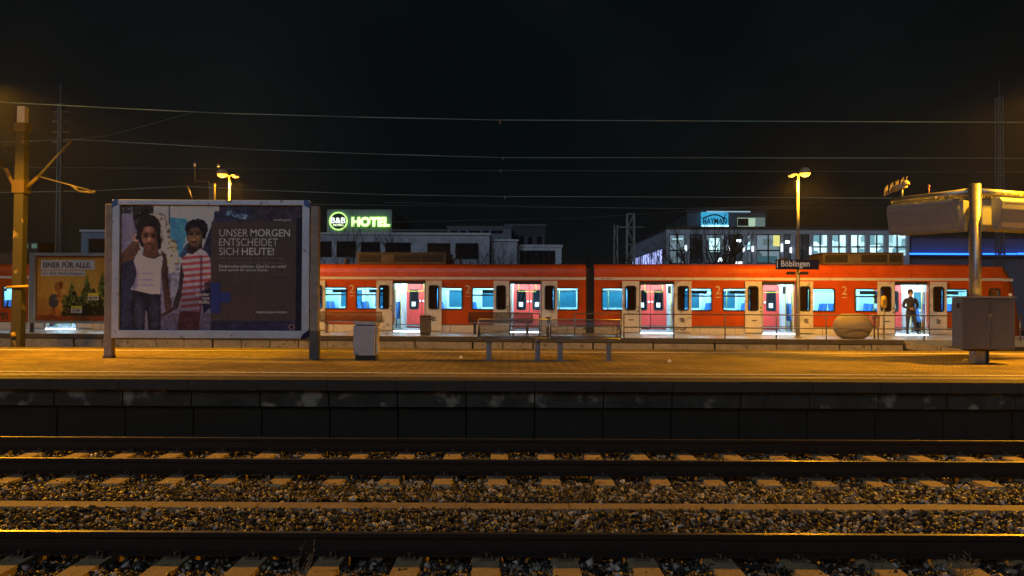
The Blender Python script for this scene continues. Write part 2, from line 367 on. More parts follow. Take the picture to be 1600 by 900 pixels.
# ------------------------------------------------------------------ far platform (same direction as the train)
Z2 = .75; FV = -4.79
asph = M('wet_concrete_paving', (.26, .30, .36), .30, 0, .25, 1.3, .06, 40, spec=.9)
fp = thing('far_platform', OO, None, None, rz=ANG); fp['kind'] = 'structure'
UR = U(1412, FV)
MB().box(-45, 40, FV+.4, -.12, -.55, Z2).build('surface', asph, fp)
MB().box(-45, UR, FV+.25, FV+.4, -.55, .6).build('backing', wallc, fp)
es = MB().box(-.746, .746, FV, FV+.398, Z2-.14, Z2+.002).mesh('edge_slab', M('dark_edge_slab', (.07, .065, .06), .8, 0, .3, 6, .3, 60, world=True))
kb = MB().box(-.485, .485, FV+.05, FV+.25, .30, .595).mesh('concrete_block', conc)
u = UR-.75
while u > -24: inst('edge_slab', es, fp, (u, 0, 0)); u -= 1.5
u = UR-.5; 
while u > -24: inst('concrete_block', kb, fp, (u, rng.normal()*.006, rng.normal()*.004), (0, 0, rng.normal()*.004)); u -= 1.0
MB().box(-45, 40, FV+.55, FV+.62, Z2+.004, Z2+.008).build('white_line', white, fp)
MB().box(-45, 40, -1.0, -.88, Z2+.004, Z2+.008).build('white_line', white, fp)
# sloping coping stones at the ramp on the right
a = L(1412, 534, FV); c_ = L(1520, 551, FV-.3)
rp_ = MB(); zt = .70
for k in range(5):
    u0 = UR+.05+k*1.05; z0 = zt-k*.125
    mbk = MB(); mbk.add([(u0, FV-.10-k*.1, z0-.22), (u0+1.0, FV-.2-k*.1, z0-.34), (u0+1.0, FV+.1-k*.1, z0-.34), (u0, FV+.2-k*.1, z0-.22),
              (u0, FV-.10-k*.1, z0), (u0+1.0, FV-.2-k*.1, z0-.12), (u0+1.0, FV+.1-k*.1, z0-.12), (u0, FV+.2-k*.1, z0)],
              [(0,3,2,1),(4,5,6,7),(0,1,5,4),(1,2,6,5),(2,3,7,6),(3,0,4,7)])
    mbk.build('ramp_coping', conc, fp)
MB().box(UR, 40, FV+.2, FV+.4, -.55, .55).build('ramp_wall', wallc, fp)

# ------------------------------------------------------------------ train
tr = thing('commuter_train', OO, 'red and pale grey commuter train with brightly lit interior and open doors at far platform', 'train', rz=ANG)
ZB, ZS, ZT, ZR = .52, 1.03, 2.80, 3.30
WV = .09; TW = 2.95
def window(u0, u1, z0=1.61, z1=2.50, hopper=False, par=tr):
    f = MB().ring(u0, u1, z0, z1, .09, .045, -.018, .05).build('window', black, par)
    p = MB().box(u0+.03, u1-.03, .030, .036, z0+.03, z1-.03).build('pane', winglass, f)
    if hopper: MB().box(u0+.03, u1-.03, -.01, .028, z1-.34, z1-.28).build('transom', black, f)
    return f
def leaf(u0, u1, side):     # an opened sliding leaf standing outside the wall
    z0, z1 = .80, 2.755; w0, w1 = (u0+.10, u1-.14) if side < 0 else (u0+.14, u1-.10)
    d = MB().wall(u0, u1, z0, z1, -.085, -.04, [(w0+.03, w1-.03, 1.66, 2.55)]).build('door_leaf', beige, tr)
    MB().ring(w0, w1, 1.62, 2.58, .10, .05, -.098, -.03).build('window_frame', black, d)
    MB().box(w0+.03, w1-.03, -.066, -.06, 1.65, 2.55).build('pane', doorglass, d)
    MB().box(*((u1-.018, u1) if side < 0 else (u0, u0+.018)), -.092, -.035, z0, z1).build('edge_seal', black, d)
    if side < 0:
        for zz in (1.60, 1.75): MB().tube((u1-.06, -.105, zz), (u1-.06, -.08, zz), .028, n=10).build('door_button', black, d)
def far_door(uc):
    for s in (-1, 1):
        u0, u1 = (uc-.66, uc-.012) if s < 0 else (uc+.012, uc+.66)
        d = MB().wall(u0, u1, .84, 2.66, TW-.16, TW-.11, [(u0+.15, u1-.15, 1.62, 2.42)]).build('door_leaf', pinkdoor, tr)
        MB().ring(u0+.12, u1-.12, 1.59, 2.45, .08, .04, TW-.175, TW-.14).build('window_frame', black, d)
        MB().box(u0+.14, u1-.14, TW-.135, TW-.13, 1.62, 2.42).build('pane', doorglass, d)
        MB().box((u0+u1)/2-.10, (u0+u1)/2+.07, TW-.19, TW-.18, 1.72, 1.92).build('notice', print_white, d)
        uu = u1-.06 if s < 0 else u0+.06
        MB().tube((uu, TW-.2, 1.95), (uu, TW-.155, 1.95), .045, n=12).build('door_button', print_white, d)
        MB().box(u0+.02, u1-.02, TW-.17, TW-.155, .88, .96).build('kick_strip', steel2, d)
farglass = M('far_window_glass', (.03, .15, .21), .15, 0, .1, spec=.5)
steel2 = M('brushed_steel', (.55, .56, .58), .35, .8, .1)
cabin_light = glow('cabin_light', (.62, .91, 1.0), 29)
def seat_row(u, v, dirn):
    s = MB(); s.box(-.22, .22, -.22, .22, .40, .50); s.prism([(-.24*dirn, .45), (-.16*dirn, .45), (-.26*dirn, 1.12), (-.34*dirn, 1.12)], -.21, .21, 'y')
    s.box(-.10, .10, -.06, .06, 0, .40, 1)
    return s.build('seat', [seatm, darkmetal], tr, loc=(u, v, .80))
def car(u0, u1, doors, wins, name_red=redp):
    dh = [(a, b_, .78, 2.76) for a, b_ in doors]
    wh = [(a+.02, b_-.02, 1.63, 2.48) for a, b_, h in wins]
    w = MB(); w.wall(u0, u1, ZS, ZT, 0, WV, dh+wh, 0); w.wall(u0, u1, ZB, ZS, 0, WV, dh, 1); w.wall(u0, u1, ZT, ZT+.10, 0, WV, [], 1)
    w.box(u0, u1, -.012, .02, ZS-.012, ZS+.012, 2)
    body = w.build('side_wall', [redp, beige, darkmetal], tr)
    for a, b_, h in wins: window(a, b_, hopper=h, par=body)
    rf = MB(); half = [(0, ZT+.102), (.015, 3.08), (.05, 3.24), (.12, 3.335), (.35, 3.40), (.8, 3.44)]
    prof = half+[(TW-a, b_) for a, b_ in reversed(half)]; prof2 = [(a, b_) for a, b_ in prof]
    rf.prism(prof2, u0, u1, 'x'); roof = rf.build('roof', redp, tr)
    fw = [( (a+b_)/2-.64, (a+b_)/2+.64) for a, b_ in doors]
    hs = [(a, b_, .78, 2.70) for a, b_ in fw]+[(a, b_, 1.62, 2.48) for a, b_, h in wins if not any(d0-.1 < a < d1+.1 or d0-.1 < b_ < d1+.1 for d0, d1 in fw)]
    MB().wall(u0, u1, ZB, ZT+.1, TW-.09, TW, hs).build('far_side_wall', inter, tr)
    for a, b_, h in wins:
        fr = MB().ring(a, b_, 1.60, 2.5, .12, .10, TW-.13, TW-.07).build('far_window_frame', print_white, tr)
        MB().box(a+.03, b_-.03, TW-.06, TW-.05, 1.64, 2.46).build('pane', farglass, fr)
    MB().box(u0, u1, .09, TW-.09, .62, .80).build('floor', floorm, tr)
    MB().box(u0+.02, u1-.02, .09, TW-.09, 2.80, 2.84).build('ceiling', inter, tr)
    for v in (.62, 2.25): MB().box(u0+.3, u1-.3, v, v+.20, 2.765, 2.795).build('ceiling_light', cabin_light, tr)
    for e in (u0, u1-.05): MB().box(e, e+.05, .09, TW-.09, .8, 2.8).build('end_wall', inter, tr)
    for a, b_ in doors:
        MB().box(a, b_, -.05, .10, .70, .785).build('door_step', steel2, tr); MB().box(a+.03, b_-.03, -.062, -.052, .735, .775).build('added_step_glow', glow('added_step_glow', (.66, .90, 1), 22), tr)  # glowing strip added under each doorway to spill cool light onto the platform
        MB().box(a, b_, .02, .12, 2.64, 2.76).build('door_header', darkmetal, tr)
        MB().box(a+.01, a+.05, .1, .13, .8, 2.64).build('door_post', inter, tr); MB().box(b_-.05, b_-.01, .1, .13, .8, 2.64).build('door_post', inter, tr)
        lw = (b_-a)*.54
        leaf(a-lw, a-.012, -1); leaf(b_+.012, b_+lw, 1); far_door((a+b_)/2)
        for s, uu in ((-1, a-.12), (1, b_+.12)):
            MB().box(uu-.015, uu+.015, .15, .85, .8, 2.5).build('partition', glass('partition_glass', (.75, .9, .95), .12), tr)
            MB().box(uu-.015, uu+.015, 2.0, 2.78, .8, 2.5).build('partition', inter, tr)
            MB().tube((uu, .9, .8), (uu, .9, 2.8), .02, n=8).build('grab_pole', steelpole, tr)
            MB().tube((uu, 1.95, .8), (uu, 1.95, 2.8), .02, n=8).build('grab_pole', steelpole, tr)
        m_ = (a+b_)/2
        if m_ < 13: MB().path([(m_-.35, 1.3, 2.75), (m_-.35, 1.3, 2.35), (m_+.35, 1.3, 2.35), (m_+.35, 1.3, 2.75)], .016, 6).build('handrail', steelpole, tr)
        if m_ < 13: MB().box(b_+.0, b_+.10, 1.9, 2.0, 2.3, 2.6).build('display', darkmetal, tr)
    for a, b_ in doors:
        for x in (a-1.02, b_+1.02): MB().box(x-.006, x+.006, -.004, .01, ZB, ZS-.015).build('panel_joint', darkmetal, body)
        MB().box((a+b_)/2-.006, (a+b_)/2+.006, -.0, .03, ZT+.13, 3.07).build('roof_joint', darkmetal, roof)
    for a, b_, h in wins:
        if b_-a < .5: continue
        for v in (.45, .95, 2.0, 2.5):
            seat_row(a+.12, v, 1); seat_row(b_-.12, v, -1)
        MB().box(a, b_, .12, .42, 2.38, 2.41).build('luggage_rack', steel2, tr)
        if h: MB().box(a+(b_-a)*.35, b_-.12, .55, .60, 2.28, 2.42).build('route_display', black, tr)
        MB().box((a+b_)/2-.30, (a+b_)/2+.25, TW-.12, TW-.10, 2.53, 2.72).build('wall_poster', M('wall_poster_print', (.35, .38, .30), .5, 0, .9, 5), tr)
        MB().tube((a+.28, .75, .8), (a+.28, .75, 2.8), .018, n=8).build('grab_pole', steelpole, tr)
    return body
def uu(*p): return [(U(a), U(b_)) for a, b_ in p]
def ww(*p): return [(U(a), U(b_), h) for a, b_, h in p]
cars = []
cars.append(car(U(-175), U(354), uu((-110, -62), (72, 120), (255, 303)), ww((-36, 0, True), (4, 26, False), (142, 180, False), (192, 232, True), (316, 345, False))))
cars.append(car(U(362), U(915.5), uu((433, 482), (615, 664), (797, 845)), ww((372, 404, False), (498, 542, True), (556, 600, True), (681, 723, False), (737, 779, True), (862, 904, False))))
CE = U(1530)
cars.append(car(U(928.5), CE, uu((1000, 1052), (1191, 1242), (1398, 1450)), ww((940, 982, False), (1068, 1113, True), (1129, 1174, True), (1260, 1305, False), (1335, 1381, True), (1469, 1513, True))))
# bellows
for a, b_ in ((U(354), U(362)), (U(915.5), U(928.5))):
    mb = MB(); mb.box(a+.02, b_-.02, .22, TW-.22, .7, 3.2)
    n_ = 4
    for k in range(n_):
        c0 = a+(b_-a)*(k+.5)/n_; mb.box(c0-.03, c0+.03, .12, TW-.12, .62, 3.28)
    mb.build('gangway_bellows', bellm, tr)
# driver's cab
uA, uB, uC = CE, U(1568), U(1590)
cw = [(U(1545)+.02, U(1563)-.02, 1.72, 2.50)]
mb = MB(); mb.wall(uA, uB, ZB, ZT, 0, WV, cw, 0); mb.wall(uA, uB, ZT, ZT+.1, 0, WV, [], 1); MB().wall(uA, uB, ZB, ZT+.1, TW-WV, TW, []).build('far_cab_side', redp, tr); MB().box(uA+.1, uB-.3, .8, 1.6, 2.76, 2.79).build('ceiling_light', glow('cab_light', (.66, .9, 1), 8), tr)
cabo = mb.build('cab_side', [redp, beige], tr)
f = MB().ring(U(1545), U(1563), 1.70, 2.52, .08, .05, -.018, .05).build('window', black, cabo); MB().box(U(1545)+.03, U(1563)-.03, .03, .036, 1.73, 2.5).build('pane', winglass, f)
MB().box(uA, uB, WV, TW-WV, 1.0, 1.1).build('cab_desk', darkmetal, tr)
nose = MB()
secs = [(uB, 0, 3.32), (U(1577), .03, 3.16), (U(1584), .10, 2.85), (U(1592), .22, 2.2), (U(1599), .36, 1.5), (U(1603), .55, .9), (U(1604), .7, .52)]
vs = []
for q, (uq, ins, zt) in enumerate(secs):
    vs += [(uq, ins, ZB), (uq, ins, zt-.25 if zt > 1 else zt-.05), (uq, ins+.15, zt), (uq, TW-ins-.15, zt), (uq, TW-ins, zt-.25 if zt > 1 else zt-.05), (uq, TW-ins, ZB)]
fs = []
for q in range(len(secs)-1):
    for k in range(5): fs.append((q*6+k, q*6+k+1, q*6+7+k, q*6+6+k))
fs.append(tuple(range((len(secs)-1)*6, len(secs)*6)))
nose.add(vs, fs, 0, False); nz_o = nose.build('nose', redp, tr)
MB().box(U(1568), U(1583), -.006, .03, ZT-.02, ZT+.08).build('pale_stripe', beige, tr)
rf = MB(); half = [(0, ZT+.102), (.015, 3.08), (.05, 3.24), (.12, 3.33)]
rf.prism(half+[(TW-a, b_) for a, b_ in reversed(half)], uA, uB, 'x'); rf.build('roof', redp, tr)
for px in (1577, ): MB().tube((U(px)+.05, -.02+.02, 2.28), (U(px)+.05, .12, 2.28), .06, n=12).build('marker_light', print_white, tr)
# roof equipment
def roofgear(p0, p1, grilles):
    a, b_ = U(p0, .5), U(p1, .5)
    g = MB(); g.box(a, b_, .5, 2.4, 3.43, 3.86); o = g.build('roof_equipment', roofbox, tr)
    for q0, q1 in grilles: 
        g0, g1 = U(q0, .5), U(q1, .5); MB().box(g0, g1, .485, .5, 3.52, 3.80).build('grille', grille, o)
        mb = MB()
        for k in range(5): mb.box(g0, g1, .47, .485, 3.54+k*.055, 3.555+k*.055)
        mb.build('grille_slats', darkmetal, o, kind='stuff')
    mb = MB(); mb.box(a-.03, b_+.03, .46, 2.44, 3.862, 3.89); mb.build('cover', roofbox, o)
roofgear(557, 696, ((561, 594), (615, 655), (657, 692)))
roofgear(1286, 1412, ((1289, 1324), (1346, 1386), (1390, 1408)))
roofgear(-60, 23, ((-40, -10),))
for px in (540, 660, 671, 708, 719, 1224, 1262): u_ = U(px, 1); mb = MB(); mb.tube((u_, 1, 3.42), (u_, 1, 3.62), .04, n=8); mb.tube((u_-.06, 1, 3.62), (u_+.06, 1, 3.62), .05, n=8).build('insulator', roofbox, tr)
for a, b_ in ((705, 722), (1214, 1232)): 
    ua, ub = U(a, 1.4), U(b_, 1.4); mb = MB(); mb.path([(ua, 1.4, 3.45), (ua+.1, 1.4, 3.68), (ub-.1, 1.4, 3.72), (ub, 1.4, 3.45)], .025, 6).build('pantograph', darkmetal, tr)
# class numerals and marks
for px in (549.5, 731, 1122, 1319.5):
    z = 2.26; text('2', (U(px-4), U(px+4), z, z+.32), M('numeral_cream', (.62, .52, .36), .5), tr, 'numeral', y=-.004)
    MB().box(U(px-4), U(px+4), -.004, 0, 2.13, 2.16).build('small_mark', M('numeral_cream', (.6, .5, .35)), tr)
text('423 878-4', (U(939), U(957), 2.83, 2.875), print_dark, tr, 'vehicle_number', y=-.004)
for px in (1066, 1259, 1465, 678):
    z = 1.16; a, b_ = U(px-4), U(px+4); mk = MB()
    for s in range(3): mk.prism([(a+.0, z+.05+s*.06), (b_-.04, z+.0+s*.06), (b_, z+.03+s*.06), (a+.04, z+.08+s*.06)], -.092, -.088, 'y')
    mk.build('arrow_mark', print_dark, tr)
for px in (986, 1178, 1385): MB().box(U(px-4), U(px+4), -.09, -.087, 1.24, 1.28).build('small_mark', print_dark, tr)
for px in (25, ):
    mk = MB(); a = U(4); mk.path([(a-.3, -.01, 1.15), (a-.25, -.01, 1.4), (a-.1, -.01, 1.3), (a, -.01, 1.42), (a+.05, -.01, 1.12)], .03, 5); mk.build('graffiti', print_dark, tr)
    mk = MB(); mk.path([(a+.05, -.01, 1.15), (a+.07, -.01, 1.4), (a+.2, -.01, 1.38), (a+.22, -.01, 1.12)], .03, 5); mk.build('graffiti', print_dark, tr)
mk = MB(); a = U(1057); mk.path([(a-.15, -.1, .95), (a, -.1, .88), (a+.1, -.1, .98), (a+.2, -.1, .86), (a+.35, -.1, 1.02), (a+.3, -.1, .85)], .015, 5); mk.build('graffiti', print_dark, tr)

# ------------------------------------------------------------------ lamps
def lamp_post(loc, h, heads, label, power, tilt=R(12), rz=0, pr=.065):
    t = thing('street_lamp', loc, label, 'street lamp', 'sodium platform lamps', rz)
    pm = M('lamp_pole_paint', (.40, .38, .33), .5, .3)
    MB().tube((0, 0, 0), (0, 0, h*.45), pr, pr*.92, 12).tube((0, 0, h*.45), (0, 0, h), pr*.75, pr*.55, 12).build('pole', pm, t)
    MB().lathe([(.0, 0), (pr*2, 0), (pr*2, .03), (pr, .05)], 12).build('base_plate', pm, t)
    for sx, sy, big in heads:
        d = Vector((sx, sy, 0)).normalized(); r = .115 if not big else .20
        hd = MB(); hd.tube((0, 0, h-.03), tuple(d*.16+Vector((0, 0, h+.03))), .03)
        c = d*(.16+r*.55)
        prof = [(0.02, h+.20), (r*.6, h+.17), (r, h+.06), (r*.92, h+.0)] if big else [(0.02, h+.03), (r, h+.0), (r, h-.05), (r*.8, h-.06)]
        hd.lathe(prof, 16, c=(c.x, c.y)); ho = hd.build('lamp_head', pm, t)
        lz = h-.0 if big else h-.055
        MB().lathe([(r*.9, lz), (r*.75, lz-.07 if big else lz-.03), (r*.35, lz-.11 if big else lz-.04), (.001, lz-.12 if big else lz-.045)], 16, c=(c.x, c.y)).build('diffuser', glow('sodium_glow', (1, .36, .03), 3.0), ho)
        lamp_light((c.x, c.y, lz-.14), power*(1 if big else .35), r*1.2, parent=t)
        if big:
            k = lamp_light((c.x, c.y, lz-.16), power*(.30 if power < 2000 else .08), r*1.2, parent=t); k.data.spot_size = R(180); k.data.spot_blend = 0; k.rotation_euler = (R(90), 0, 0); k2 = k.copy(); k2.data = k.data; col.objects.link(k2); k2.rotation_euler = (R(-90), 0, 0)
    return t
PW = 3500
lx = L(1247, 524, -3.35); lamp_post(LW(U(1247, -3.35), -3.35, Z2), 5.62, [(.7, -.7, True), (-.9, .2, False)], 'sodium lamp on the tall pole that carries the station name sign', 1300, rz=ANG)
lamp_post(LW(U(357, -3.35), -3.35, Z2), 5.72, [(-.7, -.7, True), (.9, .2, False)], 'glowing sodium lamp rising behind the large billboard', 1300, rz=ANG)
lamp_post(Vector((P(-55, 470, 17.3).x, 17.3, Z1)), 5.7, [(.8, -.1, True), (-.8, .5, False)], 'sodium lamp on the island platform just beyond the left frame edge', PW*.85)
lamp_post(Vector((11.3, 16.75, Z1)), 5.7, [(-.6, -.4, True), (.8, .5, False)], 'sodium lamp on the island platform just beyond the right frame edge', PW)

# ------------------------------------------------------------------ posters (flat print)
def raster(pts_x, pts_y, poly):
    n = len(poly); ins = np.zeros(pts_x.shape, bool); j = n-1
    for i in range(n):
        xi, yi = poly[i]; xj, yj = poly[j]
        if yi != yj:
            c = ((yi > pts_y) != (yj > pts_y)) & (pts_x < (xj-xi)*(pts_y-yi)/(yj-yi)+xi); ins ^= c
        j = i
    return ins
class Paint:
    def __init__(s, x0, x1, y0, y1, nx, ny, base):
        s.x = np.linspace(x0, x1, nx)[None].repeat(ny, 0); s.y = np.linspace(y0, y1, ny)[:, None].repeat(nx, 1)
        s.c = np.ones((ny, nx, 3))*np.array(base, float); s.nx, s.ny = nx, ny
        def no(k):
            a = rng.normal(size=(ny//k+3, nx//k+3)); yy = np.linspace(0, ny/k, ny); xx = np.linspace(0, nx/k, nx)
            y0_ = yy.astype(int); x0_ = xx.astype(int); fy = (yy-y0_)[:, None]; fx = (xx-x0_)[None]
            g = lambda p, q: a[np.ix_(y0_+p, x0_+q)]
            return g(0,0)*(1-fy)*(1-fx)+g(1,0)*fy*(1-fx)+g(0,1)*(1-fy)*fx+g(1,1)*fy*fx
        q = nx/300; s.n1 = no(int(3*q)); s.n2 = no(int(9*q)); s.n3 = no(int(24*q))
    def fill(s, m, c, var=0., a=1., noise=None):
        nn = (s.n1+s.n2*.8) if noise is None else noise
        cc = np.array(c, float)[None, None]*(1+var*nn[..., None])
        a = np.asarray(a)*m; s.c = s.c*(1-a[..., None])+cc*a[..., None]; return s
    def poly(s, p, c, var=.05, a=1.): return s.fill(raster(s.x+s.n1*.25, s.y+s.n1*.25, p), c, var, a)
    def ell(s, cx, cy, rx, ry, c, var=.05, a=1., soft=0.):
        d = ((s.x-cx)/rx)**2+((s.y-cy)/ry)**2
        if soft: return s.fill(np.clip((1+soft-d)/(2*soft), 0, 1), c, var, a)
        return s.fill(d < 1+.12*s.n1, c, var, a)
    def build(s, name, W_, H_, parent, loc, gain):
        x = np.linspace(0, W_, s.nx)[None].repeat(s.ny, 0); z = np.linspace(H_, 0, s.ny)[:, None].repeat(s.nx, 1)
        v = np.stack([x, np.zeros_like(x), z], -1).reshape(-1, 3); i = np.arange(s.nx*s.ny).reshape(s.ny, s.nx)
        f = np.stack([i[1:, :-1], i[1:, 1:], i[:-1, 1:], i[:-1, :-1]], -1).reshape(-1, 4)
        me = bpy.data.meshes.new(name); me.vertices.add(len(v)); me.vertices.foreach_set('co', v.reshape(-1)); me.loops.add(f.size); me.loops.foreach_set('vertex_index', f.reshape(-1).astype(np.int32))
        me.polygons.add(len(f)); me.polygons.foreach_set('loop_start', np.arange(0, f.size, 4, dtype=np.int32)); me.update(calc_edges=True)
        for _ in range(2):
            p_ = np.pad(s.c, ((1, 1), (1, 1), (0, 0)), 'edge'); s.c = (p_[1:-1, 1:-1]*2+p_[:-2, 1:-1]+p_[2:, 1:-1]+p_[1:-1, :-2]+p_[1:-1, 2:])/6
        c = np.clip(s.c, 0, 255)/255; c = c**2.2*gain; c = np.clip(c, 0, .9); c4 = np.concatenate([c.reshape(-1, 3), np.ones((s.nx*s.ny, 1))], 1)
        at = me.color_attributes.new('print', 'FLOAT_COLOR', 'POINT'); at.data.foreach_set('color', c4.reshape(-1).astype(np.float32))
        m = bpy.data.materials.new(name+'_print'); m.use_nodes = True; n = m.node_tree; b = n.nodes['Principled BSDF']
        an = n.nodes.new('ShaderNodeAttribute'); an.attribute_name = 'print'; n.links.new(an.outputs['Color'], b.inputs['Base Color']); b.inputs['Roughness'].default_value = .6; b.inputs['Specular IOR Level'].default_value = .2
        me.materials.append(m); o = bpy.data.objects.new(name, me); col.objects.link(o); o.parent = parent; o.location = loc; return o
DB = 16.9
def px_on(d): return lambda x, y: P(x, y, d)
bb = thing('billboard', Vector((P(330, 560, DB).x, DB, Z1)), 'large framed billboard with two children on its poster, standing on island platform', 'billboard')
bo = bb.location
def B(x, y, d=DB): p = P(x, y, d)-bo; return p.x, p.z
# frame
x0, z1 = B(177, 312); x1, z0 = B(483, 529); fwid = .15
MB().box(x0, x1, -.04, .12, z1-.10, z1).build('frame_bar', frame_m, bb, .01); MB().box(x0, x1, -.04, .12, z0, z0+.15).build('frame_bar', frame_m, bb, .01)
MB().box(x0, x0+.145, -.038, .12, z0+.152, z1-.102).build('frame_bar', frame_m, bb, .01); MB().box(x1-.145, x1, -.038, .12, z0+.152, z1-.102).build('frame_bar', frame_m, bb, .01)
MB().box(x0+.1, x1-.1, .03, .10, z0+.1, z1-.05).build('back_panel', darkmetal, bb)
for sx, zz in ((x0, z1), (x1, z1)):
    s = 1 if sx == x0 else -1
    MB().prism([(sx-s*.006, zz-.16), (sx+s*.16, zz-.16) if False else (sx+s*.11, zz-.10), (sx+s*.11, zz+.006), (sx+s*.05, zz+.006), (sx-s*.006, zz-.05)], -.05, .125, 'y').build('corner_piece', blue_m, bb)
MB().prism([(x1-.16, z0-.006), (x1-.04, z0-.006), (x1+.006, z0+.05), (x1+.006, z0+.17), (x1-.04, z0+.14), (x1-.12, z0+.08)], -.05, .125, 'y').build('corner_piece', signblue, bb)
postm = M('weathered_post', (.34, .31, .28), .7, .1, .25, 6, .2, 30)
for px, xo, tops in ((169.5, .0, 319), (490.5, .02, 322)):
    xc, zt = B(px+2, tops); w_ = .075
    MB().box(xc-w_, xc+w_, -.03, .14, 0, zt).build('post', postm, bb, .008)
    MB().box(xc-w_-.012, xc+w_+.012, -.045, .155, 0, .55 if px > 300 else .05).build('post_sleeve', M('post_sleeve_paint', (.13, .12, .12), .7), bb)
for zz in (.9, 2.9): MB().box(x1-.02, B(492, 500)[0]-.05, .0, .08, zz, zz+.05).build('bracket', darkmetal, bb)
# poster picture
px0, px1, py0, py1 = 188.5, 471.5, 321.5, 517.5
pt = Paint(px0, px1, py0, py1, 560, 388, (70, 75, 95))
X, Y = pt.x, pt.y
pt.fill((Y < 420)*(X < 345), (140, 152, 175), .04)                      # sky
pt.fill((X < 212)*(Y < 420), (88, 92, 118), .08)                        # wall on the left
pt.poly([(189, 322), (206, 330), (205, 405), (189, 410)], (105, 105, 128), .06)
pt.fill((X < 214)*(Y > 405), (38, 44, 66), .12)
pt.poly([(205, 322), (240, 322), (236, 342), (246, 350), (214, 372), (207, 345)], (42, 44, 52), .5)
pt.fill((Y < 334)*(X < 236)*(pt.n1+pt.n2 > -.3), (35, 38, 42), .3)
pt.poly([(233, 334), (256, 333), (264, 350), (272, 400), (282, 425), (250, 425), (246, 360)], (128, 126, 122), .35)
pt.poly([(250, 345), (256, 345), (270, 425), (262, 425)], (175, 175, 180), .12)
pt.fill((X > 262)*(X < 264)*(Y < 350), (60, 65, 75))
pt.poly([(264, 340), (290, 342), (293, 350), (288, 380), (280, 402), (272, 412), (266, 395)], (58, 118, 158), .10)
pt.poly([(266, 372), (275, 378), (281, 425), (262, 425), (258, 398)], (140, 140, 110), .5)
pt.fill((Y > 420)*(X > 250)*(X < 330), (92, 92, 118), .08)
pt.poly([(250, 417), (282, 412), (284, 425), (250, 430)], (165, 170, 190), .2)
pt.fill((Y > 490)*(X > 250)*(X < 330), (76, 74, 96), .1)
pt.poly([(268, 428), (282, 425), (284, 470), (266, 470)], (112, 118, 140), .1)
pt.poly([(316, 388), (332, 345), (334, 330), (345, 330), (345, 445), (322, 445)], (36, 42, 62), .15)
pt.poly([(279, 400), (291, 380), (293, 395), (285, 405)], (40, 60, 85), .2)
# girl
pt.poly([(189, 396), (204, 380), (208, 374), (216, 378), (218, 390), (206, 407), (189, 413)], (76, 58, 54), .12)
pt.ell(211, 372, 5.5, 6, (150, 120, 112), .15); pt.ell(212.5, 372, 1.4, 3.5, (40, 30, 34))
pt.ell(231, 353, 17.5, 17, (26, 28, 38), .18); pt.poly([(214, 352), (249, 352), (251, 388), (243, 393), (220, 386), (213, 372)], (28, 27, 34), .2)
pt.poly([(224, 378), (245, 378), (247, 396), (252, 400), (238, 406), (222, 400)], (84, 62, 56), .1)
pt.ell(232, 369, 12.5, 15, (102, 72, 62), .08, soft=.25); pt.ell(231.5, 358.5, 8, 4.5, (132, 98, 88), .06, soft=.5)
pt.ell(232.5, 374, 2.6, 3, (166, 128, 112), .05, soft=.5); pt.ell(226, 377, 4, 3, (145, 100, 80), soft=.6, a=.7); pt.ell(240, 376, 4, 3, (128, 88, 72), soft=.6, a=.7)
for ex in (226.5, 238.5): pt.ell(ex, 366, 4, 1.5, (48, 36, 36), a=.9); pt.ell(ex, 369.3, 3, 1.4, (26, 22, 26))
pt.ell(232.5, 381.5, 5, 1.3, (62, 38, 38)); pt.ell(232.5, 384, 4, 1.2, (112, 74, 66))
pt.ell(232, 369, 12.5, 15.5, (0, 0, 0), a=np.clip((X-236)/22, 0, .5))
pt.poly([(253, 393), (259, 398), (262, 425), (264, 452), (269, 478), (264, 490), (258, 484), (255, 455), (251, 425)], (58, 46, 46), .12)
pt.poly([(216, 391), (219, 398), (228, 403), (240, 405), (252, 399), (254, 404), (251, 425), (250, 459), (236, 459), (205, 452), (211, 438), (213, 425), (208, 408)], (158, 156, 180), .035)
for fy in (428, 438, 446): pt.poly([(210, fy), (232, fy-2), (246, fy+1), (228, fy+1)], (118, 116, 142), .1, .7)
pt.poly([(205, 449), (236, 456), (250, 456), (250, 460), (234, 460), (204, 453)], (176, 176, 194), .05)
pt.fill(raster(X, Y, [(216, 391), (252, 399), (251, 460), (205, 452), (213, 425)])*1., (60, 60, 84), 0, np.clip((218-X)/14, 0, .6))
pt.poly([(206, 453), (236, 460), (251, 460), (252, 518), (232, 518), (228, 486), (227, 518), (207, 518), (204, 480)], (30, 32, 46), .12)
pt.ell(217, 492, 7, 25, (50, 56, 74), .1, soft=.6, a=.8); pt.ell(241, 492, 7, 25, (46, 52, 70), .1, soft=.6, a=.8)
pt.poly([(227, 486), (230, 488), (232, 518), (226, 518)], (95, 95, 115), .1)
# boy
pt.poly([(282, 410), (287, 425), (286, 455), (280, 476), (270, 482), (272, 470), (279, 448)], (44, 40, 48), .15)
pt.ell(306, 357, 18, 14.5, (24, 27, 36), .2); pt.poly([(289, 357), (322, 357), (320, 375), (316, 372), (292, 377)], (26, 27, 34), .2)
pt.poly([(292, 380), (314, 375), (316, 392), (296, 400), (291, 392)], (40, 34, 38), .15)
pt.ell(303.5, 370.5, 12, 15.5, (84, 68, 56), .08, soft=.25); pt.ell(302, 374, 2.2, 3, (135, 106, 76), .05, soft=.7); pt.ell(309, 370, 5, 5, (132, 108, 72), soft=.8, a=.7); pt.ell(297, 372, 4, 4, (118, 92, 64), soft=.8, a=.7)
for ex in (297.5, 308): pt.ell(ex, 366, 3.6, 1.6, (30, 26, 28)); pt.ell(ex, 362.5, 4.2, 1, (36, 30, 32))
pt.ell(302, 378.5, 4.5, 1.3, (48, 32, 32)); pt.ell(301.5, 381, 4, 1.3, (108, 74, 66))
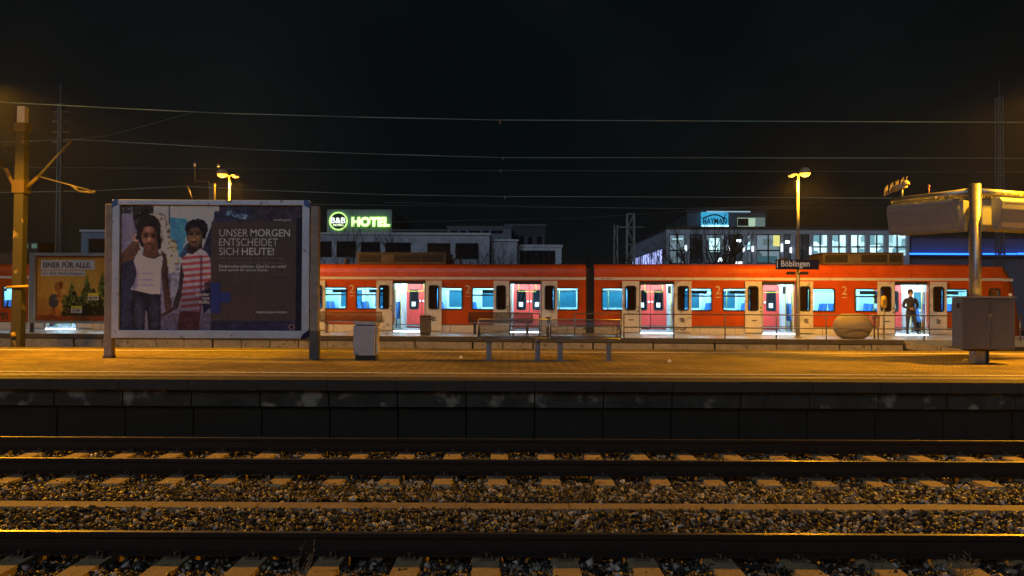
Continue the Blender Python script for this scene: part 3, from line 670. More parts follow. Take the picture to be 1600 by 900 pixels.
pt.ell(304, 371, 12.5, 16, (10, 10, 16), a=np.clip((X-309)/16, 0, .7))
shirt = raster(X+pt.n1*.2, Y+pt.n1*.2, [(285, 402), (294, 396), (300, 398), (312, 388), (321, 393), (327, 402), (331, 428), (330, 440), (319, 442), (316, 470), (314, 486), (282, 485), (284, 455), (287, 430), (283, 412)])
pt.fill(shirt, (150, 146, 168), .05)
st = np.sin((Y+(X-300)*.10-400)*2*math.pi/9.4) > .05
pt.fill(shirt*st*(Y > 399), (140, 66, 70), .08)
pt.fill(shirt*1., (30, 28, 44), 0, np.clip((Y-430)/90, 0, .45)); pt.fill(shirt*(X > 312)*(X < 316)*(Y > 400), (60, 36, 46), 0, .6)
pt.poly([(318, 442), (330, 438), (329, 455), (322, 460)], (66, 52, 58), .15)
pt.poly([(281, 486), (314, 487), (311, 518), (277, 518)], (58, 36, 42), .1)
pt.poly([(314, 455), (329, 450), (330, 480), (318, 490)], (30, 34, 56), .15)
pt.ell(264, 486, 5, 4.5, (66, 50, 50), .2); pt.poly([(252, 492), (264, 484), (278, 477), (280, 480), (266, 489), (254, 495)], (50, 38, 40), .1)
# right half
pt.fill((X > 344)*1., (42, 48, 66), .15); pt.ell(362, 334, 11, 5, (72, 100, 128), .5, a=.6); pt.ell(378, 338, 8, 4, (84, 110, 138), .5, a=.6)
pt.fill((X > 329)*(Y > 490), (40, 40, 60), .12); pt.fill((X > 395)*(Y < 346), (48, 46, 58), .1)
pt.fill((X > 329)*(X < 462)*(Y > 346)*(Y < 501), (60, 54, 54), .03)
pt.fill((X > 341)*(X < 345)*(Y < 346), (40, 44, 60)); pt.fill((X >= 462)*(Y > 340), (26, 28, 42), .1)
W_ = B(px1, 420)[0]-B(px0, 420)[0]; zb = B(330, py1)[1]; zt = B(330, py0)[1]
pt.build('poster', W_, zt-zb, bb, (B(px0, 420)[0], .018, zb), 3.0)
def tx(s, a, b_, ya, yb, m=print_white, bold=-.006, nm='printed_text'):   # box in photograph pixels on the board
    q0 = B(a, yb); q1 = B(b_, ya); return text(s, (q0[0], q1[0], q0[1], q1[1]), m, bb, nm, y=.012, bold=bold)
tx('UNSER', 342.5, 387, 358, 369.5); tx('MORGEN', 391, 453, 358, 369.5, bold=.013)
tx('ENTSCHEIDET', 342, 434, 372.5, 384); tx('SICH', 342, 372, 387, 398.5); tx('HEUTE!', 377.5, 428, 387, 398.5, bold=.013)
tx('Weil wir Armen werden ausgenutzt. Das sind', 342.5, 441, 401.5, 406, print_grey); tx('verkauft und wir haben nicht genug zu essen.', 342.5, 444, 408, 412.6, print_grey)
tx('Kinderrechte schützen. Gibst Du uns recht?', 342, 447, 413.5, 418.3, bold=.01); tx('Dann spende für unsere Rechte.', 342, 419, 420, 424.6, bold=.01)
tx('gemeinsam für Kinder', 421, 448, 427.8, 430, print_grey); tx('GEMEINSAM WIRKEN', 399, 448, 486.5, 489.5, bold=.01)
tx('nothilfe.geben', 427, 455, 342, 346, bold=.013)
tx('kinder', 306, 327, 457, 462.5, bold=.01); tx('not', 316, 327, 463.8, 468.3, bold=.01); tx('hilfe', 311.5, 327, 469, 474.5, bold=.01)
a = B(329, 489); b_ = B(344, 442); c_ = B(344.2, 472.5); d_ = B(360, 457)
MB().box(a[0], b_[0], .008, .016, a[1], b_[1]).box(c_[0], d_[0], .008, .016, c_[1], d_[1]).build('blue_cross', print_navy, bb)
e_ = B(455.5, 511); MB().ring(e_[0]-.06, e_[0]+.06, e_[1]-.06, e_[1]+.06, .058, .02, .008, .014).build('emblem', M('emblem_pink', (.55, .25, .22), .5), bb)

# second poster board, on the far platform
VB = -3.6
bu, bz = L(52, 518, VB)
b2 = lthing('billboard', bu, VB, Z2, 'smaller billboard advertising a Christmas tree, standing behind the catenary mast', 'billboard')
def C2(x, y): u_, z_ = L(x, y, VB); return u_-bu, z_-Z2
x0, z1 = C2(47, 395); x1, z0 = C2(226, 506)
fm2 = M('board_frame_green_grey', (.22, .26, .27), .5, .3)
MB().box(x0, x1, -.04, .10, z1-.10, z1).build('frame_bar', fm2, b2); MB().box(x0, x1, -.04, .10, z0, z0+.09).build('frame_bar', fm2, b2)
MB().box(x0, x0+.17, -.038, .10, z0+.092, z1-.102).build('frame_bar', fm2, b2); MB().box(x1-.17, x1, -.038, .10, z0+.092, z1-.102).build('frame_bar', fm2, b2)
for xx in (x0+.02, x1-.12): MB().box(xx, xx+.1, .0, .1, 0, z1-.05).build('post', darkmetal, b2)
qx0, qx1, qy0, qy1 = 55, 218, 400, 503
p2 = Paint(qx0, qx1, qy0, qy1, 200, 130, (150, 80, 30)); X, Y = p2.x, p2.y
p2.ell(115, 440, 85, 52, (196, 150, 66), .04, soft=.9); p2.fill((Y > 492)*1., (120, 62, 34), .06); p2.fill((Y < 403)*1., (110, 50, 28), .05)
for cx, top_, wd, bot_ in ((112, 441, 16, 492), (136, 432, 19, 492), (160, 426, 20, 492), (188, 428, 24, 492)):
    for k in range(6):
        ya = top_+k*(bot_-top_)/7; yb = ya+(bot_-top_)/4; ww_ = wd*(.25+.16*k)
        p2.poly([(cx, ya-3), (cx+ww_, yb), (cx+ww_*.4, yb-2), (cx, yb+2), (cx-ww_*.4, yb-2), (cx-ww_, yb)], (70, 84, 36), .5)
p2.fill((Y > 462-(X-100)*.12+p2.n2*3+5*np.sin(X*.42))*(X > 97+p2.n1*2)*(Y < 493), (62, 74, 34), .55); p2.fill((Y > 476+p2.n2*4)*(X > 99)*(Y < 493), (26, 30, 18), .4)
for _ in range(90):
    cx = rng.uniform(98, 215); cy = rng.uniform(446, 490); p2.ell(cx, cy, .9, .9, (200, 180, 110))
p2.ell(90, 448, 6, 8, (150, 96, 50), .2); p2.ell(84, 470, 8, 11, (60, 62, 72), .2); p2.ell(93, 463, 4, 9, (146, 92, 46), .2); p2.poly([(78, 482), (92, 482), (94, 494), (76, 492)], (150, 90, 36), .3)
p2.ell(95, 445, 3, 6, (110, 60, 30), .1); p2.fill((X < 57)*1., (90, 50, 30))
a = C2(qx0, qy1); b_ = C2(qx1, qy0)
p2.build('poster', b_[0]-a[0], b_[1]-a[1], b2, (a[0], .01, a[1]), 1.15)
def lab(x0_, x1_, y0_, y1_, m, yy=.0): q0 = C2(x0_, y1_); q1 = C2(x1_, y0_); return MB().box(q0[0], q1[0], yy, yy+.006, q0[1], q1[1]).build('label_strip', m, b2)
lw_ = M('label_white', (.62, .60, .60), .6)
lab(64, 148, 406.5, 421, lw_); lab(64, 133, 423, 431, lw_)
def tx2(s, a, b_, ya, yb, m=print_dark, bold=0.): q0 = C2(a, yb); q1 = C2(b_, ya); return text(s, (q0[0], q1[0], q0[1], q1[1]), m, b2, 'printed_text', y=-.004, bold=bold)
tx2('EINER FÜR ALLE.', 67, 142, 407.8, 418.5, bold=.03); tx2('Der EINE Weihnachtsbaum', 67, 130, 424.8, 429.5)
lab(111, 128, 478, 482.5, M('tag_yellow', (.75, .6, .05))); lab(111, 128, 482.8, 489, lw_); tx2('12.99', 113, 125, 483.5, 488, bold=.03)
lab(137, 154, 458, 462.5, M('tag_yellow', (.75, .6, .05))); lab(137, 154, 462.8, 469, lw_); tx2('18.99', 139, 152, 463.5, 468, bold=.03)

# ------------------------------------------------------------------ benches
def bench(name, loc, rz, label, w=1.34, m=galv, wr=.0055, group='wire mesh platform benches'):
    t = thing(name, loc, label, 'bench', group, rz)
    for s in (-1, 1):
        x = s*(w/2-.20)
        lg = MB(); lg.box(x-.05, x+.05, -.03, .05, .015, .40); lg.box(x-.03, x+.03, -.20, .24, .385, .42)
        lo = lg.build('leg', m, t, .005); MB().box(x-.13, x+.13, -.06, .08, 0, .016).build('foot_plate', galv, lo)
    r = .014
    MB().path([(-w/2, -.22, .435), (w/2, -.22, .435), (w/2, .20, .43), (-w/2, .20, .43), (-w/2, -.22, .435)], r).build('seat_frame', m, t)
    MB().path([(-w/2, .22, .47), (-w/2+.01, .30, .80), (w/2-.01, .30, .80), (w/2, .22, .47), (-w/2, .22, .47)], r).build('back_frame', m, t)
    mb = MB(); n_ = int(w/.019)
    for k in range(1, n_):
        x = -w/2+w*k/n_; mb.tube((x, -.22, .435), (x, .20, .43), .0045, n=3); mb.tube((x, .22, .47), (x, .30, .80), wr, n=3)
    for k in range(1, 5): mb.tube((-w/2, .22+.08*k/5, .47+.33*k/5), (w/2, .22+.08*k/5, .47+.33*k/5), .004, n=3)
    for k in range(1, 5): mb.tube((-w/2, -.22+.42*k/5, .433), (w/2, -.22+.42*k/5, .433), .004, n=3)
    mb.build('wire_mesh', m, t, kind='stuff')
    for s in (-1, 0, 1):
        x = s*(w/2-.02)
        MB().path([(x, .24, .62), (x, -.12, .64), (x, -.16, .60), (x, -.17, .44)], .013).build('armrest', m, t)
    return t
bx = P(801.5, 561, 16.6)
benA = bench('platform_bench', Vector((P(802, 561, 16.7).x, 16.7, Z1)), math.pi, 'left one of the two grey wire mesh benches on the island platform')
benB = bench('platform_bench', Vector((P(913, 561, 16.7).x, 16.7, Z1)), math.pi, 'right one of two grey wire mesh benches on the island platform')
brm = M('brown_bench_steel', (.20, .13, .09), .5, .3)
bench('platform_bench', LW(U(551, -2.5), -2.5, Z2), ANG+math.pi, 'brown bench behind the light grey bin on the far platform', 2.3, brm, .0075)
bench('platform_bench', LW(U(783, -2.5), -2.5, Z2), ANG+math.pi, 'dark far platform bench seen through the left mesh bench', 2.3, darkmetal, .0075)

# ------------------------------------------------------------------ bins
DBn = 16.75
t = thing('litter_bin', Vector((P(571.5, 560, DBn).x, DBn, Z1)), 'light grey box litter bin with dark plinth beside the left bench', 'litter bin')
MB().box(-.18, .22, -.15, .17, 0, .09).build('plinth', darkmetal, t)
b_ = MB(); b_.add([(-.205,-.18,.09),(.20,-.18,.09),(.20,.18,.09),(-.205,.18,.09),(-.215,-.19,.66),(.215,-.19,.66),(.215,.19,.66),(-.215,.19,.66)], [(0,3,2,1),(4,5,6,7),(0,1,5,4),(1,2,6,5),(2,3,7,6),(3,0,4,7)]); b_.build('body', binm, t, .012)
b_ = MB(); b_.prism([(-.20, .68), (-.20, .73), (.19, .73), (.24, .68)], -.19, .19, 'y'); b_.build('lid', binm, t, .008)
MB().box(-.17, .18, -.15, .15, .66, .68).build('slot', black, t)
MB().prism([(.218, .12), (.25, .14), (.235, .40), (.262, .60), (.24, .66), (.218, .64)], -.14, .14, 'y').build('side_door', binm, t)
MB().tube((-.222, 0, .48), (-.20, 0, .48), .02).build('lock', darkmetal, t)
ub = U(665, -3.6)
t = lthing('litter_bin', ub, -3.6, Z2, 'small dark waste bin on far platform in front of an open train door', 'litter bin')
MB().box(-.16, .16, -.12, .12, 0, .1).build('plinth', black, t)
MB().box(-.18, .18, -.14, .14, .1, .66).build('body', M('bin_brown', (.09, .07, .06), .6), t, .01)
MB().box(-.2, .2, -.16, .16, .66, .69).build('lid', darkmetal, t); mb = MB()
for k in range(7): mb.tube((-.14+.045*k, 0, .69), (-.13+.045*k, .01, .74+.03*(k%2)), .02, .008, 6)
mb.build('rubbish', M('rubbish_red', (.4, .1, .07)), t); MB().path([(.18, -.1, .55), (.26, -.1, .57), (.27, -.1, .5)], .02).build('ashtray', darkmetal, t)
# white post between the benches and train
t = lthing('grit_post', U(857, -3.2), -3.2, Z2, 'short grey post with a bracket standing behind the right mesh bench', 'post')
MB().tube((0, 0, 0), (0, 0, .62), .035).build('post', galv, t); MB().box(-.10, .10, -.03, .03, .62, .66).box(-.05, .05, -.04, .04, .44, .62).build('bracket', darkmetal, t)

# ------------------------------------------------------------------ planter, railings, validator
t = lthing('round_planter', U(1332, -3.7), -3.7, Z2, 'round concrete planter bowl behind the railing on far platform', 'planter')
pr = [(.0, 0), (.33, 0), (.50, .10), (.60, .27), (.625, .43), (.58, .60), (.47, .74), (.36, .83), (.33, .845), (.31, .80)]
MB().lathe(pr, 36).build('bowl', stone_m, t); mb = MB(); mb.lathe([(.31, .80), (.15, .84), (.001, .85)], 24); mb.build('soil', M('planter_soil', (.07, .05, .03), .95, 0, .4, 20, 1, 30), t)
railm = M('railing_paint', (.16, .14, .125), .5, .4)
def railing(pxs, v, label, ends=(0, 0)):
    us = [U(p, v) for p in pxs]; t = lthing('railing', us[0], v, Z2, label, 'railing', 'low tube railings on the far platform')
    for u_ in us: MB().tube((u_-us[0], 0, 0), (u_-us[0], 0, .80), .021).build('post', railm, t)
    for z in (.80, .36): MB().tube((-ends[0], 0, z), (us[-1]-us[0]+ends[1], 0, z), .02).build('rail', railm, t)
railing([975, 1053, 1133, 1213, 1291, 1372, 1444, 1520, 1594, 1670], FV+.35, 'long low railing in front of the right carriage and the planter', (0, 0))
railing([898, 970], FV+.75, 'short railing behind the right end of the right mesh bench')
railing([797, 843], FV+.75, 'short railing in front of the closed far doors behind the left bench')
t = lthing('ticket_validator', U(1381, FV+.1+.6), FV+.7, Z2, 'yellow ticket validator on a post between planter and open door', 'ticket validator')
MB().tube((0, 0, 0), (0, 0, 1.05), .035).build('post', galv, t)
b_ = MB(); b_.lathe([(.001, 1.02), (.07, 1.05), (.095, 1.15), (.095, 1.3), (.075, 1.42), (.001, 1.46)], 16); o = b_.build('head', M('validator_yellow', (.72, .47, .04), .4), t)
MB().box(-.05, .05, -.105, -.085, 1.14, 1.32).build('display', M('validator_face', (.25, .17, .05), .4), o)
t = lthing('waste_holder', U(1366, -3.0), -3.0, Z2, 'reddish patterned waste holder beside the round planter', 'waste holder')
MB().tube((0, 0, 0), (0, 0, .8), .025).build('post', darkmetal, t); mb = MB(); mb.box(-.14, .16, -.12, .12, .38, .82); mb.build('bag', M('patterned_red', (.38, .13, .08), .6, 0, .7, 14, spots=((.6, .5, .4), .55, 12)), t, .03)

# ------------------------------------------------------------------ station sign and cameras on lamp post
us, zs = L(1246, 413, -3.5)
t = lthing('station_sign', us, -3.5, 0, 'dark blue station name sign reading Böblingen on lamp pole', 'station sign')
def S(x, y): u_, z_ = L(x, y, -3.5); return u_-us, z_
a = S(1212, 421); b_ = S(1279, 405.5)
MB().box(a[0], b_[0], -.04, .02, a[1], b_[1]).build('panel', signblue, t)
c_ = S(1220, 419.5); d_ = S(1264.5, 407.2); text('Böblingen', (c_[0], d_[0], c_[1], d_[1]), signwhite, t, 'lettering', y=-.045, bold=.012)
c_ = S(1213.5, 419); d_ = S(1214.7, 407.5); MB().box(c_[0], d_[0], -.046, -.04, c_[1], d_[1]).build('white_bar', signwhite, t)
MB().box(-.09, .09, .022, .08, a[1]+.05, b_[1]-.05).build('clamp', darkmetal, t)
for p0, p1 in ((1229, 1241), (1250, 1262)):
    q0, q1 = U(p0, -3.5), U(p1, -3.5); zc = S(1246, 427)[1]
    t = lthing('loudspeaker', (q0+q1)/2, -3.5, zc, 'dark loudspeaker left of the pole under station sign' if p0 < 1240 else 'dark loudspeaker right of the pole under station sign', 'loudspeaker', 'loudspeakers under the station sign')
    mb = MB(); mb.add([(-.13,-.10,-.05),(.13,-.10,-.05),(.13,.08,-.03),(-.13,.08,-.03),(-.13,-.10,.055),(.13,-.10,.055),(.11,.08,.045),(-.11,.08,.045)], [(0,3,2,1),(4,5,6,7),(0,1,5,4),(1,2,6,5),(2,3,7,6),(3,0,4,7)]); mb.build('housing', darkmetal, t)
    s = 1 if p0 < 1240 else -1; MB().box(min(0, s*.2), max(0, s*.2), -.02, .0, -.015, .015).build('arm', darkmetal, t)

# ------------------------------------------------------------------ display gantry and cabinet on the right
DG = 16.9
gx = P(1524, 470, DG).x
t = thing('display_gantry', (gx, DG, Z1), 'thick grey steel column with two arms carrying the train display boxes', 'sign gantry')
zt = P(1524, 289, DG).z-Z1
MB().tube((0, 0, 0), (0, 0, zt), .112, .108, 24).build('column', galv, t); MB().lathe([(.11, zt), (.10, zt+.02), (.001, zt+.025)], 24).build('cap', galv, t)
MB().lathe([(.22, 0), (.22, .03), (.115, .05)], 16).build('base_plate', galv, t)
angL, angR = R(123), R(20)
for an, ln, nm in ((angL, 1.75, 'left'), (angR, 1.9, 'right')):
    d = Vector((math.cos(an), math.sin(an), 0)); MB().tube(d*.10+Vector((0, 0, zt-.13)), d*ln+Vector((0, 0, zt-.15)), .075, .07, 14).build('arm', galv, t)
    for q in (.55, ln-.35): MB().tube(d*q+Vector((0, 0, zt-.15)), d*q+Vector((0, 0, zt-.32)), .025).build('hanger', galv, t)
def dbox(an, start, ln, label, off, h=.62):
    d = Vector((math.cos(an), math.sin(an), 0)); nrm = Vector((-d.y, d.x, 0)); 
    if nrm.y > 0: nrm = -nrm                # towards the camera
    o_ = Vector((gx, DG, Z1+zt-.27))+d*start+nrm*off
    t = thing('train_display', o_, label, 'display board', 'train display boxes on the gantry', an)
    sgn = 1 if (Matrix.Rotation(-an, 3, 'Z') @ nrm).y > 0 else -1
    # profile across the box: vertical-ish outer face leaning in towards the bottom
    s = sgn if off > 0 else -sgn
    prof = [(s*.14, 0), (s*.20, -.07), (s*.19, -.22), (s*.10, -h), (s*.0, -h), (s*-.05, -h*.8), (s*-.05, 0)]
    MB().prism(prof, 0, ln, 'x').build('casing', box_m, t, .008)
    MB().prism([(s*.197, -.10), (s*.202, -.10), (s*.115, -h+.05), (s*.11, -h+.05)] if True else prof, .06, ln-.06, 'x').build('display_panel', M('display_panel_grey', (.30, .30, .32), .35), t)
    mb = MB()
    n_ = int(ln/.035)
    for k in range(n_): x = ln*(k+.5)/n_; mb.tube((x, s*.06, 0), (x+rng.normal()*.015, s*.06+rng.normal()*.02, .11), .003, .0015, 3)
    mb.build('bird_spikes', galv, t, kind='stuff')
dbox(angL, .26, 1.42, 'grey display box hanging left of the gantry column, nearer of its pair', .15)
dbox(angL, .26, 1.42, 'grey display box hanging left of the gantry column, farther of its pair', -.10)
dbox(angR, .25, 1.75, 'display box hanging right of the gantry column, lit orange', .20)
dbox(angR, .22, 1.75, 'display box hanging right of the gantry column, on its rear side', -.08)
# spiked camera on the arm end
d = Vector((math.cos(angL), math.sin(angL), 0)); e = Vector((gx, DG, Z1+zt))+d*1.55
t = thing('surveillance_camera', e, 'small camera housing bristling with bird spikes at left arm end', 'camera', rz=angL)
MB().tube((0, 0, -.10), (0, 0, .10), .025).build('bracket', galv, t)
hm = M('camera_housing', (.55, .48, .35), .5)
MB().tube((-.10, 0, .16), (.18, 0, .10), .055, .07, 14).build('housing', hm, t); MB().lathe([(.001, .26), (.05, .25), (.085, .20), (.085, .17)], 14, c=(-.08, 0)).build('hood', hm, t)
mb = MB(); mb.tube((-.02, 0, .13), (.42, 0, -.02), .012)
for k in range(13): q = k/12; mb.tube((.42-.50*q, 0, -.02+.17*q), (.40-.50*q, (k%3-1)*.03, .17+.17*q), .007, .003, 4)
mb.build('bird_spikes', hm, t)
d2 = Vector((gx, DG, Z1+zt))+d*.95
t = thing('arm_beacon', d2+Vector((0, 0, -.06)), 'tiny reddish knob standing on the left gantry arm', 'knob'); MB().tube((0, 0, 0), (0, 0, .10), .012).lathe([(.001, .10), (.022, .12), (.022, .15), (.001, .17)], 10).build('knob', M('knob_pink', (.6, .3, .25)), t)
# cabinet
dc = 16.45; cx = P(1538, 560, dc).x
t = thing('control_cabinet', (cx, dc, Z1), 'dark grey two door control cabinet at the foot of the gantry column', 'cabinet')
x0 = P(1505, 500, dc-.3).x-cx; x1 = P(1587, 500, dc-.3).x-cx; z0 = P(1540, 546, dc-.3).z-Z1; z1 = P(1540, 465.5, dc-.3).z-Z1; xm = P(1547, 500, dc-.3).x-cx
body = MB(); body.add([(x0,-.28,z0),(x1,-.28,z0),(x1,.25,z0),(x0+.04,.20,z0),(x0,-.28,z1),(x1,-.28,z1),(x1,.25,z1),(x0+.04,.20,z1)], [(0,3,2,1),(4,5,6,7),(0,1,5,4),(1,2,6,5),(2,3,7,6),(3,0,4,7)]); body.build('body', cab_m, t, .008)
for a, b_ in ((x0+.015, xm-.006), (xm+.006, x1-.015)): 
    dd = MB().box(a, b_, -.30, -.283, z0+.02, z1-.03).build('door', cab_m, t, .004)
    if a < xm-.1: MB().box(xm-.035, xm-.015, -.32, -.302, z0+.35, z0+.62).build('handle', steel2, dd); MB().tube((xm-.01, -.33, z0+.64), (xm-.01, -.30, z0+.64), .03, n=10).build('lock', steel2, dd)
MB().prism([(x0-.02, -.31), (x1+.02, -.31), (x1+.02, .27), (x0+.015, .22)], z1+.002, z1+.03, 'z').build('roof', M('cabinet_top', (.42, .40, .36), .5, .3), t)
MB().box(xm-.18, xm+.10, -.10, .12, .0, z0).build('pedestal', galv, t, .01)
MB().box(xm-.30, xm+.22, -.14, .14, z0-.04, z0-.001).build('bracket', darkmetal, t); MB().tube((xm+.05, -.12, 0), (xm+.05, -.12, z0), .02).build('conduit', darkmetal, t)
MB().box(x0-.004, x0+.03, -.14, -.06, z1-.20, z1-.10).build('sticker', darkmetal, t)

# ------------------------------------------------------------------ catenary masts and wires
DM = 21.1
mx_ = P(27, 540, DM); t = thing('catenary_mast', (mx_.x, DM, -.4), 'weathered concrete catenary mast with bracket arms at left frame edge', 'catenary mast')
zt = P(36, 167, DM).z+.4; dx = P(36, 167, DM).x-mx_.x; w0, w1 = .125, .112
mastm = M('mast_concrete', (.026, .026, .026), .8, 0, .2, 5, .3, 25, spots=((.18, .15, .12), .6, 4))
def taper(mb, z0, z1, e=0, mi=0):
    f0, f1 = z0/zt, z1/zt; a0 = w0+(w1-w0)*f0+e; a1 = w0+(w1-w0)*f1+e
    mb.add([(dx*f0-a0,-a0,z0),(dx*f0+a0,-a0,z0),(dx*f0+a0,a0,z0),(dx*f0-a0,a0,z0),(dx*f1-a1,-a1,z1),(dx*f1+a1,-a1,z1),(dx*f1+a1,a1,z1),(dx*f1-a1,a1,z1)], [(0,3,2,1),(4,5,6,7),(0,1,5,4),(1,2,6,5),(2,3,7,6),(3,0,4,7)], mi); return mb
taper(MB(), 0, zt-.40).build('shaft', mastm, t, .02); taper(MB(), zt-.40, zt, -.02).build('cap', M('mast_cap', (.42, .44, .46), .6), t)
clm = M('rusty_clamp', (.06, .04, .028), .8)
def mz(py): return P(30, py, DM).z+.4
for py, hh in ((200, .11), (292, .16)): taper(MB(), mz(py)-hh, mz(py)+hh, .035).build('clamp', clm, t)
MB().tube((dx*.1-.05, -w0-.02, mz(523)), (dx*.1+.02, -w0-.02, mz(523)+.02), .06, n=10).build('number_plate', M('plate_yellow', (.5, .36, .08)), t)
MB().tube((-.2, -w0-.02, mz(449)), (.35, -w0-.05, mz(449)+.03), .03, n=8).build('bracket_bar', M('plate_yellow', (.5, .36, .08)), t)
rm = M('arm_steel', (.09, .085, .08), .5, .3)
def wp(px, py, d=DM): p = P(px, py, d); return (p.x-mx_.x, p.y-DM, p.z+.4)
cabp = thing('cantilever_arm', P(60, 275, DM), 'slanted bracket arm reaching right from the left catenary mast to the wires', 'bracket arm')
def w2(px, py, d=DM): p = P(px, py, d)-cabp.location; return tuple(p)
MB().path([w2(40, 295), w2(59, 277)], .05).build('insulator', clm, cabp)
MB().path([w2(59, 277), w2(112, 218)], .032).build('strut', rm, cabp); MB().path([w2(62, 276), w2(146, 299)], .02).build('tie_bar', rm, cabp)
MB().path([w2(112, 290), w2(124, 299), w2(146, 301), w2(149, 298)], .03).build('registration_arm', rm, cabp)
cabp = thing('cantilever_arm', P(-5, 262, DM-1), 'bracket arm reaching out of the frame from the left catenary mast', 'bracket arm')
MB().path([w2(22, 291), w2(8, 262)], .05).build('insulator', clm, cabp); MB().path([w2(8, 262, DM-.4), w2(-25, 200, DM-1.5)], .03).build('strut', rm, cabp)
MB().path([w2(10, 262, DM-.4), w2(-30, 252, DM-1.5)], .02).build('tie_bar', rm, cabp)
wirem = M('overhead_wire', (.22, .38, .48), .5, .2); wired = M('overhead_wire_dark', (.12, .2, .26), .6, .2)
def wire(pts, d, r, label, m=wirem, dd=None):
    ps = []
    P3 = [P(x, y, (dd or (lambda q: d))(x)) for x, y in pts]
    o = P3[0]; mb = MB(); mb.path([p-o for p in P3], r, 5)
    t = mb.build('overhead_wire', m, None, loc=o); tag(t, label, 'overhead wire', 'overhead wires above the tracks')
wire([(-60, 155), (0, 159.5), (180, 169), (350, 177), (560, 183), (780, 187.5), (1100, 189), (1660, 191.5)], 20.5, .0115, 'topmost and brightest overhead wire crossing the whole sky')
wire([(-60, 223), (0, 222), (112, 218), (150, 219.5), (400, 234), (600, 241), (785, 246.3), (1100, 246.5), (1660, 247.5)], 24, .0105, 'overhead wire running from the tip of slanted bracket arm')
wire([(110, 218), (170, 212), (300, 176)], 24, .006, 'thin wire rising from bracket arm tip to the topmost wire', wired)
wire([(-60, 262), (120, 262), (400, 264), (785, 266.5), (1660, 269)], 27, .008, 'faint third overhead wire from the top', wired)
wire([(-60, 302), (149, 298), (290, 291), (400, 297), (600, 304), (785, 307), (1100, 308), (1660, 311)], 24, .0095, 'contact wire passing just above the large billboard')
wire([(400, 318), (785, 323), (1050, 326), (1250, 322)], 36, .0075, 'lower faint wire above the hotel sign', wired)
wire([(600, 347), (900, 341), (1060, 331), (1200, 322)], 40, .007, 'low wire sloping up to the right above the office block', wired)
wire([(600, 316), (900, 324), (1100, 326), (1400, 324), (1660, 322)], 38, .007, 'faint wire just above the roof of the lit office block', wired)
for (x, y, d, l_) in ((781, 190, 20.5, 'small dropper clip on the topmost wire'), (786, 247, 24, 'small dropper clip on the second wire'), (782, 266, 27, 'small dropper clip on faint third wire'), (789, 308, 24, 'small dropper clip on the contact wire')):
    p = P(x, y, d); t = MB().tube((0, 0, -.06), (0, 0, .04), .012, n=5).build('wire_clip', galv, None, loc=p); tag(t, l_, 'clip', 'dropper clips on the wires')
# far mast with elbow bracket left of the glowing lamp
p0 = P(331, 400, 30); t = thing('catenary_mast', (p0.x, 30, -.5), 'grey mast top with elbow bracket beside lamp above the billboard', 'catenary mast')
zz = P(331, 287, 30).z+.5
MB().box(-.09, .09, -.09, .09, 0, zz).build('shaft', rm, t)
q = lambda x, y: tuple(P(x, y, 30)-Vector((p0.x, 30, -.5)))
MB().path([q(328, 288), q(325, 283), q(304, 283), q(304, 258)], .025).build('bracket', rm, t); MB().path([q(292, 290), q(300, 312)], .035).build('brace', rm, t)
MB().tube(q(304, 260), q(304, 255), .04).build('insulator', print_white, t); MB().tube(q(341, 261), q(341, 257), .04).build('insulator', print_white, t)
# lattice masts
def lattice(px0, px1, py0, d, label, cat, r=.05, rungs=9, taperf=1., mat=None, top=None, zig=True, arms=()):
    a = P(px0, 470, d); c0 = P((px0+px1)/2, 470, d); hw = (P(px1, 470, d).x-a.x)/2; zt = P(px0, py0, d).z+.6; m = mat or M('lattice_steel', (.20, .26, .26), .6, .3)
    t = thing('lattice_mast', (c0.x, d, -.6), label, cat)
    for sx in (-1, 1):
        for sy in (-1, 1): MB().tube((sx*hw, sy*hw, 0), (sx*hw*taperf, sy*hw*taperf, zt), r, n=5).build('upright', m, t)
    mb = MB()
    for k in range(rungs):
        f0, f1 = k/rungs, (k+1)/rungs; h0 = hw*(1+(taperf-1)*f0); h1 = hw*(1+(taperf-1)*f1)
        for sy in (-1, 1):
            s = 1 if k % 2 else -1
            if zig: mb.tube((-s*h0, sy*h0, f0*zt), (s*h1, sy*h1, f1*zt), r*.6, n=4)
            mb.tube((-h1, sy*h1, f1*zt), (h1, sy*h1, f1*zt), r*.6, n=4)
    mb.build('bracing', m, t, kind='stuff')
    if top: MB().tube((0, 0, zt), (0, 0, P(px0, top, d).z+.6), r*.9, r*.5, 5).build('antenna', m, t)
    for z_, l0, l1 in arms: MB().tube((l0, 0, z_), (l1, 0, z_), r, n=5).build('crossarm', m, t)
    return t
lt = lattice(87.5, 94.5, 163, 62, 'slim twin rail mast with small rungs standing behind the left catenary mast', 'mast', .075, 8, .55, None, 130, False, [(P(90, y, 62).z+.6, -.55, .65) for y in (175, 190, 206, 222)])
lattice(978, 992, 334, 62, 'lattice mast with a crossarm left of lit office block', 'lattice mast', .05, 8, .75, M('lattice_grey', (.34, .36, .36), .6), None, True, [(P(985, 355, 62).z+.6, -1.0, 1.0)])
lattice(1558, 1567, 152, 75, 'tall thin twin rail mast rising behind the display gantry', 'mast', .07, 12, .8, M('lattice_dim', (.12, .15, .15), .6), 125, False)
t = lattice(958, 966, 352, 66, 'thin signal post left of the crossarm mast', 'mast', .03, 5, .6, M('lattice_grey', (.34, .36, .36), .6))

